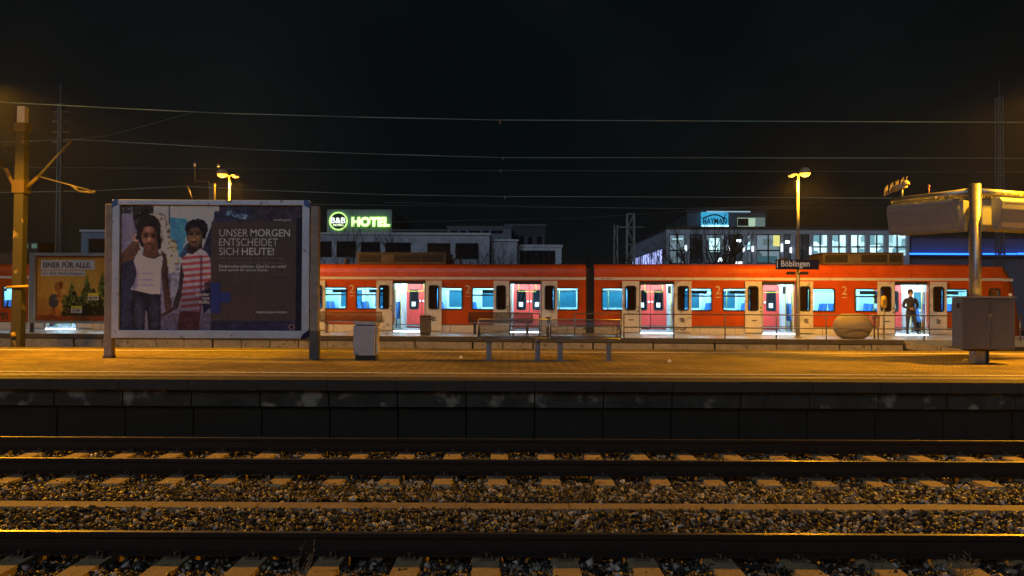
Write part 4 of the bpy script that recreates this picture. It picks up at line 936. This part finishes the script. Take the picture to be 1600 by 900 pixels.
# ------------------------------------------------------------------ buildings
facade = M('facade_grey_blue', (.50, .56, .66), .8, 0, .22, 1.2, .1, 5); dwin = M('dark_window', (.012, .018, .03), .18, 0, .3, spec=.15); trim = M('pale_trim', (.70, .75, .80), .7)
fasc2 = M('facade_grey_dark', (.18, .21, .26), .8, 0, .2, 1)
def bld(name, px0, px1, pyt, d, depth, label, wins, wall=facade, frame=trim, cat='building', pyb=416, winm=dwin, sidewall=True, zb=-.6, coping=True):
    a = P(px0, pyt, d); b_ = P(px1, pyt, d); t = thing(name, (a.x, d, zb), label, cat); W_ = b_.x-a.x; H_ = a.z-zb
    f = lambda x, y: (P(x, y, d).x-a.x, P(x, y, d).z-zb)
    hs = []
    for wn in wins:
        q0 = f(wn[0], wn[3]); q1 = f(wn[1], wn[2]); hs.append((q0[0], q1[0], q0[1], q1[1]))
    MB().wall(0, W_, 0, H_, 0, .35, hs).build('front_wall', wall, t)
    MB().box(0, .35, .352, depth, 0, H_).build('side_wall', wall, t); MB().box(W_-.35, W_, .352, depth, 0, H_).build('side_wall', wall, t); MB().box(0.352, W_-.352, depth-.3, depth, 0, H_).build('rear_wall', wall, t)
    MB().box(-.12 if coping else 0, W_+(.12 if coping else 0), -.12 if coping else 0, depth+.1, H_+.002, H_+.18).build('roof', frame, t)
    for h, wn in zip(hs, wins):
        m = wn[4] if len(wn) > 4 else winm; wf = MB().ring(h[0]+.001, h[1]-.001, h[2]+.001, h[3]-.001, .02, .07, .10, .2).build('window', wn[5] if len(wn) > 5 else darkmetal, t)
        MB().box(h[0]+.05, h[1]-.05, .16, .19, h[2]+.05, h[3]-.05).build('pane', m, wf)
        nm = wn[6] if len(wn) > 6 else 0
        for k in range(nm): x = h[0]+(h[1]-h[0])*(k+1)/(nm+1); MB().box(x-.05, x+.05, .08, .158, h[2]+.07, h[3]-.07).build('mullion', darkmetal, wf)
        if len(wn) > 7: zz = h[2]+(h[3]-h[2])*wn[7]; MB().box(h[0]+.07, h[1]-.07, .06, .079, zz-.06, zz+.06).build('transom', darkmetal, wf)
    return t, f, W_, H_
lb, f, W_, H_ = bld('office_building', 440, 765, 366, 75, 14, 'long low grey blue building with dark square windows behind the left carriage',
    [(454, 484, 377, 402), (497, 518.5, 377, 402), (525.5, 556, 377, 402), (563.5, 594, 378, 401), (602, 642, 379, 400), (667.5, 704, 380, 404), (711.5, 748, 380, 405)])
bld('annex_building', 767, 808, 377, 76, 10, 'plain grey annex between the long low building and the white framed pavilion', [])
bld('pavilion', 809, 877.5, 385.5, 77, 10, 'pavilion with pale frame and dark glass front behind the train', [(812, 868, 391.5, 414, dwin, darkmetal, 5)], wall=M('pavilion_pale', (.62, .74, .80), .7))
pw = M('purple_trim', (.25, .24, .36), .6)
t, f, W_, H_ = bld('penthouse_block', 700, 799, 356, 84, 8, 'dark rooftop storey with pale purple window frames above the long building', [(703, 716, 359, 366, dwin, pw, 1), (717, 729.5, 359, 366, dwin, pw), (731, 752, 359, 366, dwin, pw, 1), (753, 765, 359, 366, dwin, pw), (766, 787, 359, 366, dwin, pw, 1)], wall=fasc2, frame=M('roof_dark_edge', (.12, .14, .16), .7))
bld('rear_block', 790, 852, 353, 88, 8, 'dark glazed block at the right end of the rooftop storey', [(802, 821, 368, 386, dwin, pw, 1), (823, 834, 368, 386, dwin, pw), (837, 849, 368, 386, dwin, pw)], wall=M('rear_block_dark', (.05, .06, .08), .8), frame=M('roof_dark_edge', (.12, .14, .16), .7))
bld('small_house', 127, 178, 362, 80, 9, 'small house with pale blue edges showing left above the Christmas poster board', [(138, 170, 373, 398)], wall=M('house_blue', (.24, .34, .44), .8))
# hotel
ht, f, W_, H_ = bld('hotel_building', 511, 612, 329.5, 96, 17, 'tall hotel block with a green glowing sign near its roof', [], wall=M('hotel_facade', (.30, .38, .40), .8, 0, .1, 1), frame=M('hotel_edge', (.25, .28, .3), .7), coping=False)
sg = glow('sign_white_green', (.80, 1, .55), 1.3); sgw = glow('hotel_white', (.9, 1, .95), 1.3); sgg = glow('sign_green_rim', (.36, .9, .06), .9)
t = thing('hotel_sign', P(562, 346, 95.8), 'round B&B emblem and green glowing HOTEL letters on the hotel block', 'sign')
g_ = lambda x, y: (P(x, y, 95.8).x-t.location.x, P(x, y, 95.8).z-t.location.z)
def tsign(s, a, b_, ya, yb, m, bold, y): q0 = g_(a, yb); q1 = g_(b_, ya); return text(s, (q0[0], q1[0], q0[1], q1[1]), m, t, 'lettering', y=y, bold=bold, depth=.08)
tsign('HOTEL', 549, 610, 338.6, 354.6, sgg, .075, -.02); tsign('HOTEL', 550, 609, 339.8, 353.4, sg, .03, -.12)
c = g_(528.8, 345.6); r = (g_(543.5, 345)[0]-c[0])
mb = MB(); mb.ring(c[0]-r, c[0]+r, c[1]-r, c[1]+r, r*.99, .16, -.1, .0); mb.build('ring', glow('ring_green', (.55, 1, .22), 1.1), t)
mb = MB(); mb.ring(c[0]-r*.84, c[0]+r*.84, c[1]-r*.84, c[1]+r*.84, r*.83, r*.5, -.02, .03); mb.tube((c[0], -.0, c[1]), (c[0], .03, c[1]), r*.6, n=20); mb.build('disc', M('sign_disc_dark', (.01, .04, .03)), t)
tsign('B&B', 517.5, 540, 340, 349, sgw, .012, -.12); tsign('HOTELS', 521, 537, 350.3, 353.2, sg, .02, -.12)
lamp_light((P(640, 359, 94).x, 94, P(640, 359, 94).z), 40, .4, (.8, .9, 1)); t = thing('roof_floodlight', P(643, 360, 94), 'small white floodlight right of hotel block', 'floodlight')
MB().box(-.22, .22, -.05, .05, -.05, .06).build('lens', glow('flood_white', (.85, .95, 1), 5), t); MB().tube((0, 0, -.8), (0, 0, -.05), .04).build('stem', darkmetal, t)
bld('roof_terrace', 614, 702, 361, 90, 5, 'dim low roof structure between hotel block and rooftop storey', [], wall=M('terrace_dark', (.06, .07, .09)), frame=M('roof_dark_edge', (.12, .14, .16)))
# lit office block on the right
roomA = room('office_room_lit', (.55, .90, .95), (.08, .20, .24), 1.5, 1.4); roomB = room('office_room_dim', (.10, .15, .18), (.004, .008, .012), 1.4, .9)
roomD = room('office_room_dark', (.03, .05, .07), (.002, .004, .006), .6, .8); roomP = room('side_room_purple', (.42, .50, 1.0), (.05, .06, .16), 1.4, .9)
wins = []
for a, b_, k in ((1046, 1071, 'B'), (1078, 1098, 'D'), (1103, 1133, 'B'), (1138, 1161, 'D'), (1167, 1176, 'B'), (1182, 1220, 'B'), (1224.5, 1236, 'D'), (1243, 1265, 'D')):
    wins.append((a, b_, 366, 412, {'B': roomB, 'D': roomD}[k], darkmetal, 1 if b_-a > 15 else 0, .45))
for a, b_ in ((1270.5, 1294), (1300, 1323.5), (1329.5, 1353), (1359, 1382.5), (1388.5, 1417)): wins.append((a, b_, 366, 400, roomA, trim, 1, .42))
ob, f, W_, H_ = bld('office_block', 1041, 1421, 357.5, 70, 21, 'large lit office block with glowing windows and a blue roof sign', wins, wall=M('office_facade', (.58, .68, .80), .7, 0, .15, 1), frame=M('office_roof_edge', (.05, .06, .07)))
# side windows (left face of the block recedes)
for k in range(14):
    y_ = 1.2+k*1.35; z1_ = H_-1.5; z0_ = z1_-2.6
    wf = MB().box(-.12, -.002, y_, y_+1.1, z0_, z1_).build('window', darkmetal, ob); MB().box(-.14, -.122, y_+.08, y_+1.02, z0_+.08, z1_-.08).build('pane', roomP if k < 13 else roomD, wf); MB().box(-.16, -.142, y_, y_+1.1, z0_+1.2, z0_+1.32).build('transom', darkmetal, wf)
for px, py, s_ in ((1221, 387, 1), (1138.5, 388, .7), (1161.5, 388, .8), (1175.5, 389, .7), (1071, 388, .7), (1235, 391, .7), (1265.5, 392, 1)):
    q = f(px, py); MB().box(q[0]-.06, q[0]+.06, -.12, -.04, q[1]-.3*s_, q[1]+.3*s_).build('wall_light', glow('wall_light_white', (.8, .93, 1), 2.2), ob)
for px, py, w_, h_, m_ in ((1155, 376, 3.5, 2, glow('desk_lamp', (.8, .97, 1), 3)), (1231, 378, 3, 2.2, glow('desk_lamp', (.8, .97, 1), 3)), (1155, 411, 5, 2, glow('desk_lamp', (.8, .97, 1), 3)), (1169.5, 381, 2.4, 3, roomA), (1169.5, 388, 2.4, 3, roomA), (1214, 376, 5, 8.5, M('yellow_room', (.5, .45, .1), emit=(.85, .80, .25), es=.8)),
     (1113, 378, 4, 6, roomA), (1122, 378, 3, 6, roomA), (1113, 389, 4, 4, roomA), (1122, 389, 3, 4, roomA), (1125, 406, 4, 3, glow('desk_lamp', (.8, .97, 1), 3)), (1059, 373, 8, 1, roomA), (1060, 392, 5, .6, roomA), (1199, 378, 6, 5, M('dim_green_room', (.2, .25, .25), emit=(.2, .3, .32), es=.35)), (1053, 377, 4, 2.5, M('dim_green_room', (.2, .25, .25), emit=(.2, .3, .32), es=.35)), (1200, 405, 15, 5, M('dim_teal', (.1, .2, .2), emit=(.03, .09, .11), es=.8))):
    q = f(px, py); k = 70/1350; MB().box(q[0]-w_*k, q[0]+w_*k, .10, .155, q[1]-h_*k, q[1]+h_*k).build('lit_interior', m_, ob)
# rooftop storey with sign
rb, f2, W2, H2 = bld('rooftop_storey', 1074, 1197, 331, 73, 10, 'dark louvred rooftop storey carrying a blue sign and one pale lit window', [(1152, 1181, 340, 354, roomD, M('greenish_frame', (.4, .5, .4), emit=(.55, .8, .6), es=.35), 1)], wall=M('louvre_dark', (.10, .14, .18), .6), frame=M('office_roof_edge', (.05, .06, .07)), zb=4)
MB().box(*[f2(1181, 350)[0], f2(1195, 350)[0]], -.05, .0, f2(1181, 354)[1], f2(1181, 340)[1]).build('pale_panel', M('pale_green_panel', (.25, .32, .3), emit=(.25, .38, .35), es=.3), rb)
MB().box(*[f2(1170, 350)[0], f2(1180, 350)[0]], .02, .09, f2(1181, 353)[1], f2(1181, 341.5)[1]).build('lit_blind', M('pale_green_lit', (.4, .5, .4), emit=(.6, .85, .62), es=.55), rb)
t = thing('roof_sign', P(1117, 343, 72.6), 'blue illuminated square sign on top of the office block', 'sign')
g_ = lambda x, y: (P(x, y, 72.6).x-t.location.x, P(x, y, 72.6).z-t.location.z)
a = g_(1096, 353.5); b_ = g_(1138, 331.5); MB().box(a[0], b_[0], 0, .2, a[1], b_[1]).build('panel', M('sign_blue_lit', (.1, .4, .6), emit=(.03, .36, .62), es=.85), t)
tsign('HAYMAN', 1098, 1135, 341, 350, M('sign_dark_letter', (.005, .02, .04)), .004, -.05)
mb = MB(); pts = [g_(1098+36*k/10, 341-8*math.sin(math.pi*min(1, k/10*1.1))*(.4+.6*k/10)) for k in range(11)]; mb.path([(x, -.05, z) for x, z in pts], .06); mb.build('arc', M('sign_dark_letter', (.005, .02, .04)), t)
a = g_(1096, 354); b_ = g_(1138, 352); MB().box(a[0], b_[0], -.12, -.02, a[1], b_[1]).build('lower_light', glow('sign_cyan_bar', (.45, .85, 1), 1.8), t)
a = g_(1104, 331.5); b_ = g_(1172, 330.2); MB().box(a[0], b_[0], -.12, -.02, a[1], b_[1]).build('upper_light', glow('sign_cyan_bar2', (.45, .75, .9), .5), t)
# blue light line
hb, f3, W3, H3 = bld('low_hall', 1424, 1720, 372, 82, 12, 'dark hall behind the train front carrying a long blue light line', [], wall=M('hall_blue_grey', (.13, .15, .22), .6), frame=M('hall_roof', (.03, .035, .045)))
led = glow('led_blue', (.0, .12, 1.0), 4.5); t = thing('blue_light_line', P(1500, 397, 81.7), 'long glowing blue light strip on the dark hall', 'light strip')
g_ = lambda x, y: (P(x, y, 81.7).x-t.location.x, P(x, y, 81.7).z-t.location.z)
for a, b_ in ((1418, 1515), (1534, 1557), (1561, 1567), (1570, 1586), (1588, 1720)):
    q0 = g_(a, 397.9); q1 = g_(b_, 396.0); MB().box(q0[0], q1[0], -.25, -.15, q0[1], q1[1]).build('tube', led, t)
q0 = g_(1418, 0); q1 = g_(1720, 0); MB().box(q0[0], q1[0], -.14, .2, -.25, -.12).build('mounting', darkmetal, t)
# window glints of far buildings low on the left
t = thing('far_house', (P(36, 400, 110).x, 110, -.6), 'barely visible far house with two dim greenish windows left of the poster board', 'house')
hw = P(60, 400, 110).x-t.location.x; MB().box(-.5, hw, 0, 6, 0, P(36, 378, 110).z+.6).build('wall', M('far_house_wall', (.02, .025, .02)), t)
for a, b_ in ((38, 44), (50, 58)): q0 = P(a, 388, 110)-t.location; q1 = P(b_, 381, 110)-t.location; MB().box(q0.x, q1.x, -.1, -.02, q0.z, q1.z).build('window', M('dim_green_window', (.1, .15, .12), emit=(.10, .2, .15), es=.5), t)

# ------------------------------------------------------------------ bare trees
bark = M('bark', (.045, .048, .055), .9, 0, .3, 10)
def bare_tree(px, d, pyt, label, seed, spread=.5, r0=.09, multi=1):
    rn = random.Random(seed); p = P(px, 470, d); t = thing('bare_tree', (p.x, d, -.6), label, 'tree', 'bare trees behind the train')
    Ht = P(px, pyt, d).z+.6; trunk = MB(); tw = MB(); n_ = [0]
    def grow(a, dr, ln, r, lv):
        b_ = a+dr*ln; (trunk if lv < 2 else tw).tube(a, b_, r, r*.65, n=5 if lv < 2 else 3)
        if lv >= 5 or r < .006: return
        for k in range(2 if lv else 3):
            nd = (dr+Vector((rn.gauss(0, spread), rn.gauss(0, spread), rn.uniform(.0, .35)))).normalized()
            grow(b_, nd, ln*rn.uniform(.62, .85), r*.62, lv+1)
        if rn.random() < .5: grow(a+dr*ln*.6, (dr+Vector((rn.gauss(0, spread*1.4), rn.gauss(0, spread), .2))).normalized(), ln*.5, r*.45, lv+2)
    for k in range(multi):
        grow(Vector((rn.uniform(-.2, .2)*multi, 0, 0)), Vector((rn.gauss(0, .12)*multi*.5, 0, 1)).normalized(), Ht*.34, r0, 0)
    trunk.build('trunk', bark, t); tw.build('branches', bark, t)
k = 0
for px, d, pyt, l_, sp, r0, mu in ((522, 66, 366, 'bare tree under the B&B emblem', .35, .10, 2), (558, 65, 362, 'bare tree below the HOTEL letters, right of first dark windows', .35, .09, 2), (600, 67, 372, 'bare tree left of the fourth dark window', .35, .06, 1), (638, 66, 364, 'bare tree right of the hotel block', .4, .09, 2),
     (690, 66, 384, 'low bare tree behind the roof equipment of the left carriage', .4, .06, 2), (752, 64, 390, 'bare tree at the right corner of the long building', .4, .08, 3), (782, 64, 384, 'bare shrubby tree in front of the plain annex', .45, .07, 4), (800, 65, 388, 'bare shrubby tree between annex and pavilion', .45, .06, 3), (850, 66, 398, 'low bare tree in front of the pavilion glass', .45, .05, 3),
     (1062, 60, 378, 'bare tree at the left corner of lit office block', .35, .08, 2), (1104, 58, 352, 'large bare tree below the blue roof sign', .33, .16, 3), (1133, 59, 360, 'bare tree right of the blue roof sign', .32, .12, 2), (1000, 64, 398, 'low bare tree at the foot of the crossarm mast', .5, .05, 3), (972, 62, 394, 'low bare bush tree left of the crossarm mast', .5, .05, 3), (1290, 62, 388, 'low bare tree below the first bright office window', .5, .05, 3)):
    bare_tree(px, d, pyt, l_, 40+k, sp, r0, mu); k += 1
def shrub(px0, px1, pyt, d, label, seed):
    rn = np.random.default_rng(seed); a = P(px0, 420, d); b_ = P(px1, 420, d); H_ = P(px0, pyt, d).z+.6; t = thing('hedge', ((a.x+b_.x)/2, d, -.6), label, 'hedge'); N = int(260*(b_.x-a.x))
    mb = MB(); w_ = b_.x-a.x
    for _ in range(min(N, 4500)):
        x = rn.uniform(-w_/2, w_/2); y = rn.uniform(-.6, .6); z = H_*(1-abs(rn.normal())*.28)*(.86+.14*math.sin(x*2.1+seed)+.06*math.sin(x*7)); c = Vector((x, y, max(.2, z))); s = rn.uniform(.05, .13); u_ = Vector(rn.normal(size=3)).normalized(); v_ = u_.orthogonal()
        mb.add([c-u_*s, c+v_*s*.6, c+u_*s, c-v_*s*.6], [(0, 1, 2, 3)])
    mb.build('foliage', M('dark_leaves', (.035, .05, .03), .7, 0, .4, 8), t, kind='stuff')
shrub(878, 980, 404, 58, 'dark hedge and bushes between pavilion and office block behind the train', 3)
shrub(1290, 1330, 394, 56, 'dark bush in front of the bright office windows', 5)
shrub(60, 180, 402, 70, 'dark hedge far behind the Christmas poster board', 8)

# ------------------------------------------------------------------ person in the doorway
pv = -.75; pu, _ = L(1423, 520, pv)
t = lthing('person', pu, pv, Z2+.005, 'person in dark jacket and jeans with lowered white mask, standing before open train door', 'person')
Hs = .985
def fig():
    J = {'pel': (0, 0, .90, .125), 'wai': (0, 0, 1.04, .125), 'che': (0, .0, 1.24, .150), 'nek0': (0, .0, 1.40, .085), 'nek': (0, -.01, 1.455, .052), 'hd0': (0, -.015, 1.52, .080), 'hd1': (0, -.01, 1.60, .092), 'hd2': (0, 0, 1.665, .06)}
    E = [('pel', 'wai'), ('wai', 'che'), ('che', 'nek0'), ('nek0', 'nek'), ('nek', 'hd0'), ('hd0', 'hd1'), ('hd1', 'hd2')]
    for s, n_ in ((-1, 'l'), (1, 'r')):
        st = .03 if s > 0 else 0
        J.update({n_+'hip': (s*.095, 0, .84, .098), n_+'kne': (s*(.115+st), -.02, .47, .063), n_+'ank': (s*(.12+st*4.5), .02, .10, .042), n_+'toe': (s*(.14+st*5.5), -.15, .045, .036),
            n_+'sho': (s*.185, .0, 1.36, .072), n_+'elb': (s*.27, .02, 1.09, .055), n_+'wri': (s*.085, -.19, 1.00, .034), n_+'han': (s*.035, -.225, .995, .036)})
        E += [('pel', n_+'hip'), (n_+'hip', n_+'kne'), (n_+'kne', n_+'ank'), (n_+'ank', n_+'toe'), ('che', n_+'sho'), (n_+'sho', n_+'elb'), (n_+'elb', n_+'wri'), (n_+'wri', n_+'han')]
        for k in range(4):
            J[n_+'f%da' % k] = (s*.008, -.255, 1.018-.018*k, .0095); J[n_+'f%db' % k] = (-s*(.022-.003*k), -.262+.004*k, 1.012-.018*k, .0085); J[n_+'f%dc' % k] = (-s*.036, -.245, 1.005-.018*k, .0075)
            E += [(n_+'han', n_+'f%da' % k), (n_+'f%da' % k, n_+'f%db' % k), (n_+'f%db' % k, n_+'f%dc' % k)]
        J[n_+'tha'] = (s*.028, -.24, 1.045, .011); J[n_+'thb'] = (s*.008, -.258, 1.062, .009); E += [(n_+'han', n_+'tha'), (n_+'tha', n_+'thb')]
    nm = list(J); me = bpy.data.meshes.new('body'); me.from_pydata([J[k][:3] for k in nm], [(nm.index(a), nm.index(b_)) for a, b_ in E], [])
    o = bpy.data.objects.new('tmp', me); col.objects.link(o); sk = o.modifiers.new('s', 'SKIN'); sd = o.modifiers.new('d', 'SUBSURF'); sd.levels = 2; sd.render_levels = 2
    for i, k in enumerate(nm):
        v = me.skin_vertices[0].data[i]; v.radius = (J[k][3],)*2 if k not in ('che', 'wai', 'pel') else (J[k][3]*1.12, J[k][3]*.82)
        v.use_root = (k == 'pel')
    dg = bpy.context.evaluated_depsgraph_get(); dg.update(); m2 = bpy.data.meshes.new_from_object(o.evaluated_get(dg)); bpy.data.objects.remove(o)
    m2.materials.clear()
    skin = M('skin', (.42, .24, .16), .5, 0, .08); jk = M('jacket_dark', (.028, .030, .045), .8, 0, .4, 20, .4, 40); jn = M('jeans_dark', (.022, .040, .095), .8, 0, .3, 30); sh = M('shoes_black', (.012, .012, .012), .5)
    for m_ in (skin, jk, jn, sh): m2.materials.append(m_)
    for p in m2.polygons:
        c = p.center; p.use_smooth = True
        if c.z > 1.455: i = 0
        elif c.y < -.17 and c.z > .9 and c.z < 1.2 and abs(c.x) < .10: i = 0
        elif c.z > .88: i = 1
        elif c.z > .10: i = 2
        else: i = 3
        p.material_index = i
    b = bpy.data.objects.new('body', m2); col.objects.link(b); b.parent = t; b.scale = (Hs,)*3; return b
body = fig()
hm = M('hair_dark', (.03, .022, .018), .8); mb = MB(); mb.lathe([(.001, 1.745), (.05, 1.735), (.086, 1.69), (.100, 1.63), (.098, 1.58), (.083, 1.55)], 18, c=(0, .022)); mb.build('hair', hm, body)
mm = M('mask_white', (.75, .76, .78), .7)
mb = MB(); mb.add([(-.055,-.085,1.535),(0,-.118,1.54),(.055,-.085,1.535),(-.062,-.07,1.50),(0,-.12,1.49),(.062,-.07,1.50),(-.045,-.065,1.462),(0,-.10,1.452),(.045,-.065,1.462)], [(0,3,4,1),(1,4,5,2),(3,6,7,4),(4,7,8,5)], 0, True); mo = mb.build('face_mask', mm, body); so = mo.modifiers.new('t', 'SOLIDIFY'); so.thickness = .006
fm = M('face_dark', (.04, .025, .02), .5); mb = MB()
for s in (-1, 1): mb.tube((s*.032, -.093, 1.618), (s*.032, -.088, 1.618), .007, n=8); mb.box(s*.032-.015, s*.032+.015, -.094, -.086, 1.637, 1.641)
mb.build('eyes', fm, body); MB().prism([(-.084, 1.625), (-.112, 1.575), (-.09, 1.568)], -.013, .013, 'x').build('nose', M('skin', (.42, .24, .16)), body)
for s in (-1, 1): MB().lathe([(.001, 1.57), (.014, 1.58), (.016, 1.60), (.010, 1.62), (.001, 1.625)], 8, c=(s*.088, .005)).build('ear', M('skin', (.42, .24, .16)), body)
MB().box(-.028, .028, -.282, -.272, .985, 1.075).build('phone', darkmetal, body)
mb = MB(); mb.lathe([(.075, 1.40), (.085, 1.43), (.07, 1.46)], 14, c=(0, -.005)); mb.build('collar', M('jacket_dark', (.035, .032, .04)), body)

# ------------------------------------------------------------------ small litter
for px, py, d, s_, l_ in ((1046, 564, 16.4, .045, 'small white scrap lying right of the mesh benches'), (720, 559, 17.2, .04, 'small pale scrap between the bin and the benches')):
    p = P(px, py, d); mb = MB(); mb.add([(-s_, -s_, 0), (s_, -s_*.8, .01), (s_*.9, s_, .02), (-s_*.8, s_*.8, .008), (0, 0, .07)], [(0,1,4),(1,2,4),(2,3,4),(3,0,4),(3,2,1,0)])
    o = mb.build('paper_scrap', print_white, None, loc=(p.x, d, Z1+.002)); tag(o, l_, 'litter', 'paper scraps on the platform')
def weed(px, py, d, h, label, seed):
    rn = random.Random(seed); p = P(px, py, d); mb = MB()
    for k in range(7):
        a = Vector((rn.gauss(0, .01), rn.gauss(0, .01), 0)); q = Vector((rn.gauss(0, .07), rn.gauss(0, .07), h*rn.uniform(.5, 1))); m_ = (a+q)/2+Vector((rn.gauss(0, .02), 0, .03)); mb.tube(a, m_, .003, .0025, 4); mb.tube(m_, q, .0025, .001, 4)
        for j in range(4): c = m_.lerp(q, j/4); e_ = Vector((rn.gauss(0, .02), rn.gauss(0, .02), rn.uniform(0, .02))); mb.add([c, c+e_+Vector((.004, 0, 0)), c+e_*1.8, c+e_-Vector((.004, 0, 0))], [(0,1,2,3)])
    o = mb.build('dry_weed', M('dry_weed', (.30, .24, .14), .8), None, loc=(p.x, d, -.06)); tag(o, label, 'weed')
weed(468, 890, 6.1, .42, 'tall thin dry weed between sleepers of the near track', 4); weed(1500, 890, 6.1, .32, 'short dry weed at a sleeper on the right of the near track', 5)
weed(1496, 880, 6.3, .22, 'tiny weed behind the short dry weed on the right', 6)

# ------------------------------------------------------------------ night haze that makes the halos round the lamps

me = bpy.data.meshes.new('haze'); b_ = MB().box(-62, 62, -7, 125, -2.2, 16); me.from_pydata(b_.v, [], b_.f)
hz = bpy.data.objects.new('haze', me); col.objects.link(hz); hz['kind'] = 'stuff'
m = bpy.data.materials.new('haze_volume'); m.use_nodes = True; n = m.node_tree; n.nodes.remove(n.nodes['Principled BSDF'])
v = n.nodes.new('ShaderNodeVolumePrincipled'); v.inputs['Density'].default_value = .00055; v.inputs['Anisotropy'].default_value = .7; v.inputs['Color'].default_value = (.9, .92, .95, 1)
n.links.new(v.outputs[0], n.nodes['Material Output'].inputs['Volume']); me.materials.append(m)
